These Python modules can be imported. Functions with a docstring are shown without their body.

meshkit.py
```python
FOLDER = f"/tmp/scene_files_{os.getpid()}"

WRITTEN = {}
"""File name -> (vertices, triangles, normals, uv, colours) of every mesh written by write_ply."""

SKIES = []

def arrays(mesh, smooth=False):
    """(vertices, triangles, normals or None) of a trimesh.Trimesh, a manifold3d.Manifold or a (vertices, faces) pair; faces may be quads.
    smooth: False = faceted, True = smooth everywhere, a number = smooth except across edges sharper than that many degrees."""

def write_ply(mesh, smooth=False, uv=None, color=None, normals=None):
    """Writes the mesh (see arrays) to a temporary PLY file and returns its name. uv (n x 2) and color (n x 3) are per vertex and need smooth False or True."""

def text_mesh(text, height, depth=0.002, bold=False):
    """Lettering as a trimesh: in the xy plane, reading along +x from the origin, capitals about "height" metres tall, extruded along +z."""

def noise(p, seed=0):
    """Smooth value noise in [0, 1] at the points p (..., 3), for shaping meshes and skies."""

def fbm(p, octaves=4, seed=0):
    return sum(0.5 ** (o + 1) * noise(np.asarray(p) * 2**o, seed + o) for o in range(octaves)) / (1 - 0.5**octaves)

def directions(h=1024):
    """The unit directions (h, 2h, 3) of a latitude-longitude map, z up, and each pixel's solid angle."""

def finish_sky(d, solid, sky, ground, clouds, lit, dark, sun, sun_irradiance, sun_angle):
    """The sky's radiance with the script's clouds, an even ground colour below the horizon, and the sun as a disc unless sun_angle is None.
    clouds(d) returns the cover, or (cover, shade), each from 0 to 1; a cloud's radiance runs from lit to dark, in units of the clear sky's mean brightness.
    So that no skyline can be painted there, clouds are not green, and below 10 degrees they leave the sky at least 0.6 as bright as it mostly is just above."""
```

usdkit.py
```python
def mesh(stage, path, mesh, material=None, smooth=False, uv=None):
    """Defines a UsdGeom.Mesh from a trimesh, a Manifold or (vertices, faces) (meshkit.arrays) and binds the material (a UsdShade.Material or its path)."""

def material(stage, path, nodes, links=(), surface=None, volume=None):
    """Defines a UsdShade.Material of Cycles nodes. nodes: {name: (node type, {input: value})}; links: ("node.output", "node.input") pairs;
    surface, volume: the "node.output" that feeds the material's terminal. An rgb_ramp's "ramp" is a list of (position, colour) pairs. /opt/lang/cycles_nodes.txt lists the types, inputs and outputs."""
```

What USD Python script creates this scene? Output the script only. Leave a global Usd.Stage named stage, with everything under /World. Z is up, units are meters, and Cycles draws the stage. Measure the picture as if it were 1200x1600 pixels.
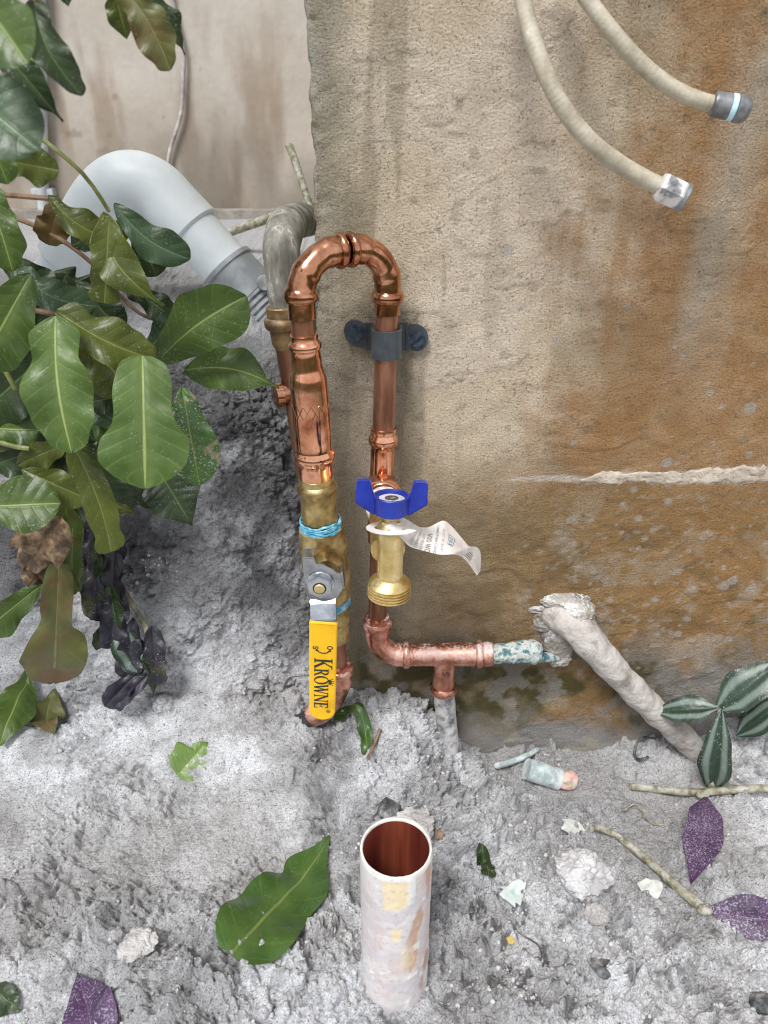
import math, random, numpy as np, trimesh, usdkit, meshkit
from meshkit import fbm, noise
from scipy.spatial import cKDTree
from shapely.geometry import LineString, Polygon, Point, box as sbox
from shapely.ops import unary_union
from pxr import Usd, UsdGeom, UsdLux, UsdShade, Gf, Sdf, Vt

stage = Usd.Stage.CreateInMemory()
UsdGeom.SetStageUpAxis(stage, UsdGeom.Tokens.z)
UsdGeom.SetStageMetersPerUnit(stage, 1.0)
UsdGeom.Xform.Define(stage, '/World')
UsdGeom.Scope.Define(stage, '/World/Looks')

# ------------------------------------------------------------------ camera, sky, sun, exposure
SC = 0.72                      # the layout below is drawn at 1/0.72 of real size; out() brings it to metres
D, H, PITCH = .765, .774, math.radians(28)
cam = UsdGeom.Camera.Define(stage, '/World/camera')
cam.CreateFocalLengthAttr(24.0); cam.CreateHorizontalApertureAttr(24.0); cam.CreateVerticalApertureAttr(32.0)
cam.CreateClippingRangeAttr(Gf.Vec2f(.01, 500.0))
cam.CreateFStopAttr(11.0); cam.CreateFocusDistanceAttr(.80 * SC)
cam.CreateExposureAttr(1.44)
cam.AddTranslateOp().Set(Gf.Vec3d(0, -D * SC, H * SC)); cam.AddRotateXOp().Set(90 - math.degrees(PITCH))

SUN_EL, SUN_AZ = math.radians(58), math.radians(205)      # high, behind the camera and a little to its left
sun_dir = np.array([math.sin(SUN_AZ) * math.cos(SUN_EL), math.cos(SUN_AZ) * math.cos(SUN_EL), math.sin(SUN_EL)])
sky_mat = usdkit.material(stage, '/World/Looks/overcast_sky', {
    'tc': ('texture_coordinate', {}),
    'sky': ('sky_texture', {'sky_type': 'single_scattering', 'sun_disc': False, 'sun_elevation': SUN_EL, 'sun_rotation': SUN_AZ}),
    'n': ('noise_texture', {'scale': 2.2, 'detail': 6.0, 'roughness': .55}),
    'r': ('rgb_ramp', {'ramp': [(0, (.45, .45, .45)), (.42, (.6, .6, .6)), (.62, (.95, .95, .95)), (1, (1, 1, 1))]}),
    'm': ('mix', {'color2': (8.0, 8.1, 8.5)}),
    'b': ('background_shader', {"strength": .0576})},
    [('tc.generated', 'n.vector'), ('n.fac', 'r.fac'), ('r.color', 'm.fac'), ('sky.color', 'm.color1'), ('m.color', 'b.color')], surface='b.background')
dome = UsdLux.DomeLight.Define(stage, '/World/sky')
UsdShade.MaterialBindingAPI.Apply(dome.GetPrim()).Bind(sky_mat)
sun = UsdLux.DistantLight.Define(stage, '/World/sun')
sun.CreateNormalizeAttr(True); sun.CreateIntensityAttr(.40); sun.CreateAngleAttr(20.0); sun.CreateColorAttr(Gf.Vec3f(1, .985, .96))
_z = Gf.Vec3d(*sun_dir); _q = Gf.Rotation(Gf.Vec3d(0, 0, 1), _z)
sun.AddTransformOp().Set(Gf.Matrix4d().SetRotate(_q))

# ------------------------------------------------------------------ helpers
rng = np.random.default_rng(7)
V = np.array
def ray(px, py):
    u, v = (px - 600) / 1200, (py - 800) / 1200
    return V([u, math.cos(PITCH) - v * math.sin(PITCH), -(math.sin(PITCH) + v * math.cos(PITCH))])
def P(px, py, Y=None, Z=None):
    d = ray(px, py)
    t = (Y + D) / d[1] if Y is not None else (Z - H) / d[2]
    return V([0, -D, H]) + d * t
def depth(px, py, Y): return (Y + D) / ray(px, py)[1]
def unit(a): a = np.asarray(a, float); return a / max(np.linalg.norm(a), 1e-12)
def sstep(a, b, x):
    t = np.clip((np.asarray(x, float) - a) / (b - a), 0, 1); return t * t * (3 - 2 * t)
def lerp(a, b, t): return a + (b - a) * t

USED = {}
def numbered(parent, name):
    key = (parent, name); k = USED.get(key, 0); USED[key] = k + 1
    return f'{parent}/{name}' if k == 0 else f'{parent}/{name}_{k:03d}'
def tag(p, label=None, cat=None, group=None, kind=None):
    for k, v in (('label', label), ('category', cat), ('group', group), ('kind', kind)):
        if v: p.SetCustomDataByKey(k, v)
    return p
def path_of(p): return '/World' if p is None else str(p.GetPath())
def thing(name, label, cat, loc=(0, 0, 0), group=None):
    x = UsdGeom.Xform.Define(stage, numbered('/World', name))
    x.AddTranslateOp().Set(Gf.Vec3d(*[float(c) * SC for c in loc]))
    tag(x.GetPrim(), label, cat, group)
    x.GetPrim().SetCustomDataByKey('group', group) if group else None
    BASE[str(x.GetPath())] = V(loc, float)
    return x.GetPrim()
BASE = {}
def base_of(path):
    for k in BASE:
        if path == k or path.startswith(k + '/'): return BASE[k]
    return np.zeros(3)
def out(name, mesh, mat, parent=None, smooth=35, tint=None, uv=None, label=None):
    if isinstance(mesh, (list,)): mesh = trimesh.util.concatenate(mesh)
    v, f = (mesh.vertices, mesh.faces) if isinstance(mesh, trimesh.Trimesh) else mesh
    path = numbered(path_of(parent), name)
    v = (np.asarray(v, float) - base_of(path)) * SC
    m = usdkit.mesh(stage, path, (v, np.asarray(f)) if not isinstance(mesh, trimesh.Trimesh) else trimesh.Trimesh(v, f, process=False), MATS[mat], smooth=smooth, uv=uv)
    if tint is not None:
        UsdGeom.PrimvarsAPI(m).CreatePrimvar('tint', Sdf.ValueTypeNames.Color3fArray, 'vertex').Set(Vt.Vec3fArray.FromNumpy(np.asarray(tint, np.float32)))
    if label: m.GetPrim().SetCustomDataByKey('label', label)
    return m.GetPrim()

def frames(pts):
    pts = np.asarray(pts, float); n = len(pts)
    tan = np.gradient(pts, axis=0); tan /= np.linalg.norm(tan, axis=1, keepdims=True)
    a = V([0, 0, 1.]) if abs(tan[0][2]) < .8 else V([1., 0, 0])
    u = unit(np.cross(tan[0], a)); us = []
    for k in range(n):
        u = unit(u - tan[k] * np.dot(u, tan[k])); us.append(u)
    us = V(us); return tan, us, np.cross(tan, us)
def sweep(pts, radii, nseg=40, caps=True, wob=None):
    pts = np.asarray(pts, float); tan, u, w = frames(pts); n = len(pts)
    radii = np.broadcast_to(radii, (n,))
    th = np.linspace(0, 2 * np.pi, nseg, endpoint=False)
    ring = np.cos(th)[None, :, None] * u[:, None] + np.sin(th)[None, :, None] * w[:, None]
    r = radii[:, None, None] * np.ones((1, nseg, 1))
    v = pts[:, None] + ring * r
    if wob is not None:
        amp, sc, sd = wob; v = v + ring * (amp * (fbm(v * sc, 4, sd) - .5))[..., None]
    v = v.reshape(-1, 3)
    i = np.arange(n - 1)[:, None] * nseg; j = np.arange(nseg)[None]; j2 = (j + 1) % nseg
    q = np.stack([i + j, i + j2, i + nseg + j2, i + nseg + j], -1).reshape(-1, 4)
    f = np.vstack([q[:, [0, 1, 2]], q[:, [0, 2, 3]]])
    if caps:
        c0, c1 = len(v), len(v) + 1
        v = np.vstack([v, pts[:1], pts[-1:]])
        jj = np.arange(nseg); k = (n - 1) * nseg
        f = np.vstack([f, np.stack([np.full(nseg, c0), (jj + 1) % nseg, jj], 1), np.stack([np.full(nseg, c1), k + jj, k + (jj + 1) % nseg], 1)])
    return trimesh.Trimesh(v, f, process=False)
class Path:
    """A polyline with positions by arc length."""
    def __init__(self, pts):
        self.p = np.asarray(pts, float); self.s = np.r_[0, np.cumsum(np.linalg.norm(np.diff(self.p, axis=0), axis=1))]; self.L = self.s[-1]
    def at(self, s): return np.stack([np.interp(s, self.s, self.p[:, k]) for k in range(3)], -1)
def spline(pts, n=60):
    from scipy.interpolate import CubicSpline
    pts = np.asarray(pts, float); s = np.r_[0, np.cumsum(np.linalg.norm(np.diff(pts, axis=0), axis=1))]
    return CubicSpline(s, pts)(np.linspace(0, s[-1], n))
def profile(path, prof, nseg=44, ds=.0035, caps=True, wob=None):
    """prof: (arc length, radius) stations; a fitting of revolution that follows the path."""
    prof = sorted(prof); S = []; R = []
    for (s0, r0), (s1, r1) in zip(prof[:-1], prof[1:]):
        n = max(1, int(abs(s1 - s0) / ds))
        for k in range(n): S.append(lerp(s0, s1, k / n)); R.append(lerp(r0, r1, k / n))
    S.append(prof[-1][0]); R.append(prof[-1][1])
    S = V(S); S = S + np.arange(len(S)) * 1e-7
    return sweep(path.at(S), V(R), nseg, caps, wob)
def bead(s, r, h, w):      # a rounded press ring on a fitting
    return [(s - w * .5, r), (s - w * .42, r + h * .55), (s - w * .2, r + h * .95), (s, r + h), (s + w * .2, r + h * .95), (s + w * .42, r + h * .55), (s + w * .5, r)]
def rbox(sx, sy, sz, r=.001, at=(0, 0, 0), n=2):
    m = trimesh.creation.box((sx, sy, sz)); 
    for _ in range(n): m = m.subdivide()
    v = m.vertices; hs = V([sx, sy, sz]) / 2; c = np.clip(v, -(hs - r), hs - r); d = v - c
    l = np.linalg.norm(d, axis=1, keepdims=True); m.vertices = c + d / np.maximum(l, 1e-9) * np.minimum(l, r) + V(at); return m
def frame_to(mesh, origin, X, Y_, Z):
    m = mesh.copy(); m.vertices = V(origin) + mesh.vertices @ V([X, Y_, Z]); 
    if np.linalg.det(V([X, Y_, Z])) < 0: m.invert()
    return m
def extr(poly, depth_):
    return trimesh.util.concatenate([trimesh.creation.extrude_polygon(g, depth_, engine='earcut') for g in getattr(poly, 'geoms', [poly])])
def rock(r, seed, flat=.75, amp=.35, sub=3, crumb=False):
    m = trimesh.creation.icosphere(sub, 1.0); d = m.vertices
    k = 1 + amp * (fbm(d * 1.6 + seed * 7.3, 4, seed) - .5) * 2
    for s in range(7):
        g = np.random.default_rng(seed * 31 + s); q = unit(g.normal(size=3)); off = g.uniform(.62, .95)
        k = np.minimum(k, np.where(d @ q > .05, off / np.maximum(d @ q, .05), 9) * 1.02)
    k = k + amp * .22 * (fbm(d * 7 + seed, 3, seed + 3) - .5)
    if crumb:
        g = np.random.default_rng(seed + 500); c = V([unit(q) for q in g.normal(size=(260, 3))]); rr = .06 + .16 * g.random(260) ** 2
        dd, kk = cKDTree(c).query(d, 6); k = k * .93 + .75 * np.sqrt(np.maximum(rr[kk] ** 2 - dd ** 2, 0)).max(1) + .10 * (fbm(d * 14 + seed, 4, seed + 5) - .5)
    m.vertices = d * k[:, None] * V([1, .9, flat]) * r; return m

# ------------------------------------------------------------------ materials
MATS = {}
def mat(name, nodes, links, surface): MATS[name] = usdkit.material(stage, '/World/Looks/' + name, nodes, links, surface=surface); return MATS[name]
def simple(name, stops, scale=40., rough=(.4, .6), metal=0., bump=0., bscale=300., bdist=.001, detail=5., dust=0., dustcol=(.5, .49, .48), spec=.5, stretch=None, sss=0., rscale=None):
    """A noise ramp for the colour, noise for the gloss and the fine relief, and dust that lies on what faces up."""
    n = {'g': ('geometry', {}), 'n': ('noise_texture', {'scale': scale, 'detail': detail, 'roughness': .6}), 'r': ('rgb_ramp', {'ramp': stops}),
         'n2': ('noise_texture', {'scale': rscale or scale * 2.3, 'detail': 4.0}), 'rr': ('map_range', {'from_min': .3, 'from_max': .7, 'to_min': rough[0], 'to_max': rough[1], 'clamp': True}),
         'p': ('principled_bsdf', {'metallic': metal, 'specular_ior_level': spec})}
    n['nr'] = ('map_range', {'from_min': .30, 'from_max': .70, 'clamp': True})
    l = [('n.fac', 'nr.value'), ('nr.result', 'r.fac'), ('n2.fac', 'rr.value'), ('rr.result', 'p.roughness')]
    src = 'g.position'
    if stretch:
        n['mp'] = ('mapping', {'scale': stretch}); l.append(('g.position', 'mp.vector')); src = 'mp.vector'
    l += [(src, 'n.vector'), (src, 'n2.vector')]
    col = 'r.color'
    if dust > 0:
        n |= {'sx': ('separate_xyz', {}), 'up': ('map_range', {'from_min': -.1, 'from_max': .9, 'to_min': 0., 'to_max': dust, 'clamp': True}),
              'dn': ('noise_texture', {'scale': 420., 'detail': 4.0, 'roughness': .7}), 'dl': ('noise_texture', {'scale': 60., 'detail': 3.0}),
              'ds': ('math', {'math_type': 'add'}), 'dm': ('map_range', {'from_min': .98, 'from_max': 1.22, 'clamp': True}), 'dx': ('math', {'math_type': 'multiply'}), 'mx': ('mix', {'color2': dustcol}),
              'mm': ('math', {'math_type': 'multiply_add', 'value2': -metal, 'value3': metal}), 'mr': ('mix_float', {'b': .85})}
        l += [('g.normal', 'sx.vector'), ('sx.z', 'up.value'), ('g.position', 'dn.vector'), ('g.position', 'dl.vector'), ('dn.fac', 'ds.value1'), ('dl.fac', 'ds.value2'), ('ds.value', 'dm.value'),
              ('up.result', 'dx.value1'), ('dm.result', 'dx.value2'), ('dx.value', 'mx.fac'), ('r.color', 'mx.color1'), ('dx.value', 'mm.value1'), ('mm.value', 'p.metallic'),
              ('dx.value', 'mr.fac'), ('rr.result', 'mr.a')]
        l = [x for x in l if x != ('rr.result', 'p.roughness')] + [('mr.result', 'p.roughness')]
        col = 'mx.color'
    l.append((col, 'p.base_color'))
    if bump > 0:
        n |= {'bn': ('noise_texture', {'scale': bscale, 'detail': 5.0, 'roughness': .65}), 'b': ('bump', {'strength': bump, 'distance': bdist})}
        l += [(src, 'bn.vector'), ('bn.fac', 'b.height'), ('b.normal', 'p.normal')]
    return mat(name, n, l, 'p.BSDF')
def g3(a, k=1.): return tuple(float(x) * k for x in a)

simple('copper_bright', [(.0, (.26, .095, .05)), (.25, (.52, .215, .115)), (.5, (.68, .315, .185)), (.7, (.76, .39, .25)), (1., (.44, .17, .09))], 45, (.07, .22), 1., .06, 500, .0004, dust=.16, dustcol=(.6, .5, .46))
simple('copper_worn', [(.05, (.17, .07, .036)), (.35, (.36, .155, .08)), (.65, (.47, .215, .12)), (.95, (.60, .32, .2))], 75, (.08, .26), 1., .08, 400, .0004, dust=.12)
simple('copper_dusty', [(.2, (.40, .17, .11)), (.5, (.58, .27, .19)), (.75, (.68, .36, .27))], 60, (.2, .4), 1., .1, 500, .0004, dust=.85, dustcol=(.62, .58, .58))
simple('copper_brown', [(.2, (.17, .075, .045)), (.5, (.27, .125, .075)), (.8, (.38, .19, .12))], 60, (.28, .5), .85, .08, 600, .0004, dust=.1, stretch=(1, 1, .25))
simple('brass_dull', [(.2, (.26, .18, .075)), (.5, (.42, .31, .13)), (.8, (.56, .44, .22))], 60, (.26, .5), .9, .1, 500, .0005, dust=.25, dustcol=(.5, .46, .4))
simple('brass_tap', [(.2, (.50, .36, .13)), (.5, (.66, .50, .21)), (.8, (.76, .62, .32))], 50, (.26, .42), .95, .08, 700, .0004, dust=.25, dustcol=(.6, .55, .45))
simple('brass_old', [(.2, (.12, .075, .035)), (.5, (.24, .15, .07)), (.8, (.36, .25, .13))], 50, (.35, .6), .8, .12, 500, .0005, dust=.3)
simple('teal_tape', [(.2, (.05, .25, .40)), (.6, (.13, .42, .58)), (.9, (.36, .60, .70))], 200, (.4, .6), 0, .3, 500, .001)
simple('thread_paste', [(.25, (.40, .36, .31)), (.5, (.66, .62, .57)), (.8, (.76, .68, .62))], 120, (.5, .7), 0, .4, 300, .0015)
simple('steel', [(.2, (.24, .25, .26)), (.6, (.38, .395, .405)), (.9, (.46, .47, .47))], 60, (.14, .3), 1., .05, 600, .0004, dust=.06)
simple('nut_steel', [(.2, (.34, .36, .38)), (.6, (.52, .54, .56)), (.9, (.62, .64, .65))], 60, (.14, .3), 1., .05, 600, .0004)
simple('yellow_vinyl', [(.1, (.60, .31, .008)), (.45, (.78, .44, .010)), (.9, (.82, .48, .014))], 24, (.28, .42), 0, .05, 400, .0006, dust=.05, rscale=50)
simple('blue_plastic', [(.2, (.006, .018, .20)), (.7, (.009, .026, .27))], 60, (.26, .38), 0, .05, 500, .0005, dust=.05)
simple('silver_plate', [(.2, (.45, .46, .48)), (.7, (.66, .67, .69))], 120, (.35, .5), .3, .2, 400, .0006)
simple('black_ink', [(.2, (.02, .02, .02)), (.7, (.03, .03, .03))], 300, (.5, .6))
simple('grey_ink', [(.2, (.10, .10, .11)), (.7, (.22, .22, .23))], 900, (.5, .6))
simple('teal_ink', [(.2, (.06, .18, .2)), (.7, (.10, .24, .26))], 300, (.5, .6))
simple('label_white', [(.2, (.74, .75, .76)), (.7, (.78, .79, .8))], 100, (.4, .5))
simple('tag_paper', [(.25, (.54, .51, .48)), (.5, (.66, .63, .60)), (.8, (.70, .67, .64))], 40, (.45, .6), 0, .05, 300, .001)
simple('clamp_coating', [(.2, (.024, .030, .037)), (.7, (.045, .054, .064))], 60, (.32, .48), 0, .12, 500, .0005, dust=.1)
simple('screw_blue', [(.2, (.03, .045, .07)), (.6, (.06, .085, .12)), (.95, (.14, .14, .14))], 250, (.28, .45), .7, .15, 600, .0005)
simple('pvc_white', [(.1, (.64, .70, .72)), (.55, (.73, .78, .80)), (.9, (.76, .81, .83))], 14, (.3, .5), 0, .04, 200, .001, dust=.12, dustcol=(.45, .43, .4))
simple('pvc_grey', [(.2, (.25, .27, .285)), (.55, (.35, .375, .39)), (.8, (.42, .45, .46))], 30, (.42, .6), 0, .08, 250, .001, dust=.2)
simple('pvc_dirty', [(.25, (.25, .25, .26)), (.5, (.38, .40, .41)), (.75, (.46, .48, .5))], 90, (.5, .7), 0, .25, 400, .001, dust=.5)
simple('painted_pipe', [(.25, (.12, .11, .09)), (.5, (.21, .20, .165)), (.68, (.27, .255, .22)), (.74, (.48, .47, .45)), (.8, (.24, .225, .19))], 55, (.45, .65), 0, .5, 200, .0015, stretch=(1.4, 1.4, .5))
simple('cable_grey', [(.2, (.26, .22, .21)), (.6, (.38, .34, .33)), (.9, (.5, .47, .46))], 60, (.5, .7), 0, .2, 300, .001)
simple('conduit_grey', [(.2, (.34, .36, .38)), (.7, (.5, .53, .55))], 20, (.35, .5), 0, .05, 200, .001)
simple('hose_braid', [(.1, (.25, .215, .155)), (.5, (.36, .32, .245)), (.85, (.43, .39, .31)), (.97, (.60, .57, .52))], 60, (.5, .75), 0, .35, 700, .001, dust=.2)
simple('nut_chrome', [(.1, (.10, .10, .105)), (.36, (.26, .26, .265)), (.46, (.52, .50, .48)), (.9, (.60, .58, .57))], 90, (.3, .55), .35, .25, 300, .001, dust=.5)
simple('ferrule_grey', [(.2, (.11, .115, .12)), (.7, (.21, .215, .22))], 120, (.35, .55), .35, .25, 400, .001)
simple('band_blue', [(.2, (.36, .58, .68)), (.7, (.48, .70, .78))], 120, (.4, .55))
simple('opening_black', [(.2, (.012, .012, .013)), (.7, (.03, .03, .03))], 120, (.5, .7))  # near-black for openings, painted in place of the shade inside them
simple('mortar', [(.1, (.17, .15, .125)), (.45, (.28, .255, .22)), (.8, (.38, .355, .32))], 46, (.85, .95), 0, .9, 240, .003, dust=1.6, dustcol=(.60, .61, .63), spec=.2)
simple('mortar_smooth', [(.1, (.24, .215, .19)), (.4, (.38, .35, .32)), (.75, (.46, .43, .40)), (.95, (.27, .25, .22))], 46, (.8, .95), 0, .8, 190, .003, dust=.35, spec=.2)
simple('white_mortar', [(.05, (.30, .235, .165)), (.35, (.42, .36, .285)), (.75, (.49, .435, .365))], 200, (.85, .95), 0, .8, 700, .0015, spec=.2)
simple('verdigris', [(.1, (.03, .08, .11)), (.32, (.08, .22, .26)), (.44, (.30, .36, .35)), (.6, (.52, .51, .46)), (.72, (.2, .28, .27)), (.9, (.05, .13, .15))], 110, (.7, .9), 0, .8, 260, .003, dust=.5)
simple('old_pipe', [(.08, (.12, .12, .12)), (.3, (.36, .35, .35)), (.6, (.52, .51, .50)), (.92, (.24, .235, .235))], 80, (.3, .75), .25, .5, 200, .002, dust=.35)
simple('teal_fragment', [(.25, (.26, .32, .32)), (.5, (.40, .46, .46)), (.75, (.50, .54, .54))], 90, (.7, .9), 0, .5, 300, .002, dust=.45)
simple('pink_break', [(.25, (.38, .32, .25)), (.5, (.52, .40, .34)), (.7, (.66, .36, .30))], 110, (.7, .9), 0, .6, 300, .002)
simple('paint_chip', [(.2, (.33, .335, .31)), (.55, (.48, .50, .465)), (.9, (.40, .385, .35))], 120, (.6, .8), 0, .5, 300, .0015)
simple('paint_chip_green', [(.25, (.28, .36, .33)), (.6, (.42, .49, .46)), (.9, (.44, .44, .43))], 120, (.6, .8), 0, .3, 300, .001)
simple('rim_paint', [(.1, (.50, .47, .42)), (.5, (.62, .60, .57)), (.9, (.67, .66, .63))], 120, (.5, .7), 0, .4, 300, .001)
simple('dark_stone', [(.25, (.02, .023, .024)), (.6, (.06, .065, .066)), (.9, (.18, .18, .18))], 120, (.4, .8), 0, .4, 300, .001, dust=.2)
simple('clod', [(.25, (.40, .395, .40)), (.5, (.51, .505, .51)), (.75, (.60, .595, .60))], 60, (.9, 1.), 0, .9, 420, .003, dust=.3, dustcol=(.52, .52, .54), spec=.15)
simple('clod_warm', [(.25, (.36, .345, .335)), (.5, (.47, .455, .445)), (.75, (.55, .54, .53))], 60, (.9, 1.), 0, .9, 420, .003, spec=.15)
simple('dull_yellow', [(.2, (.34, .25, .06)), (.7, (.48, .36, .10))], 200, (.6, .8))
simple('old_footing', [(.1, (.12, .105, .09)), (.5, (.22, .20, .175)), (.9, (.30, .28, .25))], 30, (.85, .95), 0, .6, 240, .002)
simple('bark', [(.25, (.09, .065, .04)), (.6, (.17, .13, .09)), (.9, (.24, .2, .15))], 120, (.6, .8), 0, .5, 300, .001)
simple('stem_red', [(.25, (.11, .055, .035)), (.6, (.19, .11, .07)), (.9, (.22, .16, .08))], 90, (.5, .7), 0, .3, 400, .0008)
simple('stem_green', [(.25, (.10, .12, .03)), (.6, (.19, .21, .06)), (.9, (.26, .24, .12))], 90, (.5, .7), 0, .3, 400, .0008, dust=.2)
simple('stem_dusty', [(.25, (.11, .10, .06)), (.5, (.20, .19, .12)), (.75, (.30, .29, .24))], 140, (.6, .8), 0, .4, 400, .001, dust=.8, dustcol=(.45, .44, .44))
simple('dry_leaf', [(.25, (.05, .03, .015)), (.5, (.14, .085, .045)), (.75, (.25, .17, .10))], 90, (.6, .8), 0, .5, 260, .002)
simple('back_paint_plain', [(.3, (.5, .45, .4)), (.7, (.55, .5, .46))], 6, (.6, .8))

def tinted(name, scale, lo, hi, rough, bump, bscale, bdist, spec=.3, pit=None, speck=None):
    """Colour from the mesh's own stains (primvar tint) times a fine grain, with fine relief."""
    n = {'g': ('geometry', {}), 'a': ('attribute', {'attribute': 'tint'}), 'n': ('noise_texture', {'scale': scale, 'detail': 6.0, 'roughness': .72}),
         'r': ('rgb_ramp', {'ramp': [(.28, lo), (.5, g3(V(lo) * .4 + V(hi) * .6)), (.72, hi)]}), 'm': ('mix', {'mix_type': 'multiply', 'fac': 1.}),
         'bn': ('noise_texture', {'scale': bscale, 'detail': 6.0, 'roughness': .7}), 'b': ('bump', {'strength': bump, 'distance': bdist}),
         'p': ('principled_bsdf', {'roughness': rough, 'specular_ior_level': spec})}
    l = [('g.position', 'n.vector'), ('g.position', 'bn.vector'), ('n.fac', 'r.fac'), ('a.color', 'm.color1'), ('r.color', 'm.color2'), ('bn.fac', 'b.height'), ('b.normal', 'p.normal')]
    col = 'm.color'
    if speck:
        sc, a, b, c, amt = speck
        n |= {'v': ('noise_texture', {'scale': sc, 'detail': 3.0, 'roughness': .6}), 'vr': ('map_range', {'from_min': a, 'from_max': b, 'to_max': amt, 'clamp': True}), 'vm': ('mix', {'color2': c})}
        l += [('g.position', 'v.vector'), ('v.fac', 'vr.value'), ('vr.result', 'vm.fac'), (col, 'vm.color1')]; col = 'vm.color'
    l.append((col, 'p.base_color'))
    mat(name, n, l, 'p.BSDF')
tinted('stucco', 760, (.70, .68, .65), (1.27, 1.27, 1.27), .92, 1., 600, .0044, .2, speck=(700, .585, .66, (.085, .064, .042), .62))
tinted('painted_wall', 60, (.9, .9, .9), (1.06, 1.06, 1.06), .7, .15, 120, .001, .3)
tinted('soil', 760, (.34, .335, .34), (1.28, 1.28, 1.28), 1., 1., 560, .0040, .1, speck=(520, .60, .67, (.07, .065, .07), .8))
tinted('stub_paint', 260, (.88, .88, .88), (1.08, 1.08, 1.08), .55, .25, 300, .0008, .4)
mat('stub_bore', {'p': ('principled_bsdf', {'roughness': .3, 'specular_ior_level': .45}), 'g': ('geometry', {}), 'mp': ('mapping', {'scale': (1, 1, .06)}), 'n': ('noise_texture', {'scale': 70., 'detail': 4.}),
    'r': ('rgb_ramp', {'ramp': [(.3, (.05, .010, .008)), (.55, (.13, .026, .017)), (.75, (.26, .07, .03))]})}, [('g.position', 'mp.vector'), ('mp.vector', 'n.vector'), ('n.fac', 'r.fac'), ('r.color', 'p.base_color')], 'p.BSDF')

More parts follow.
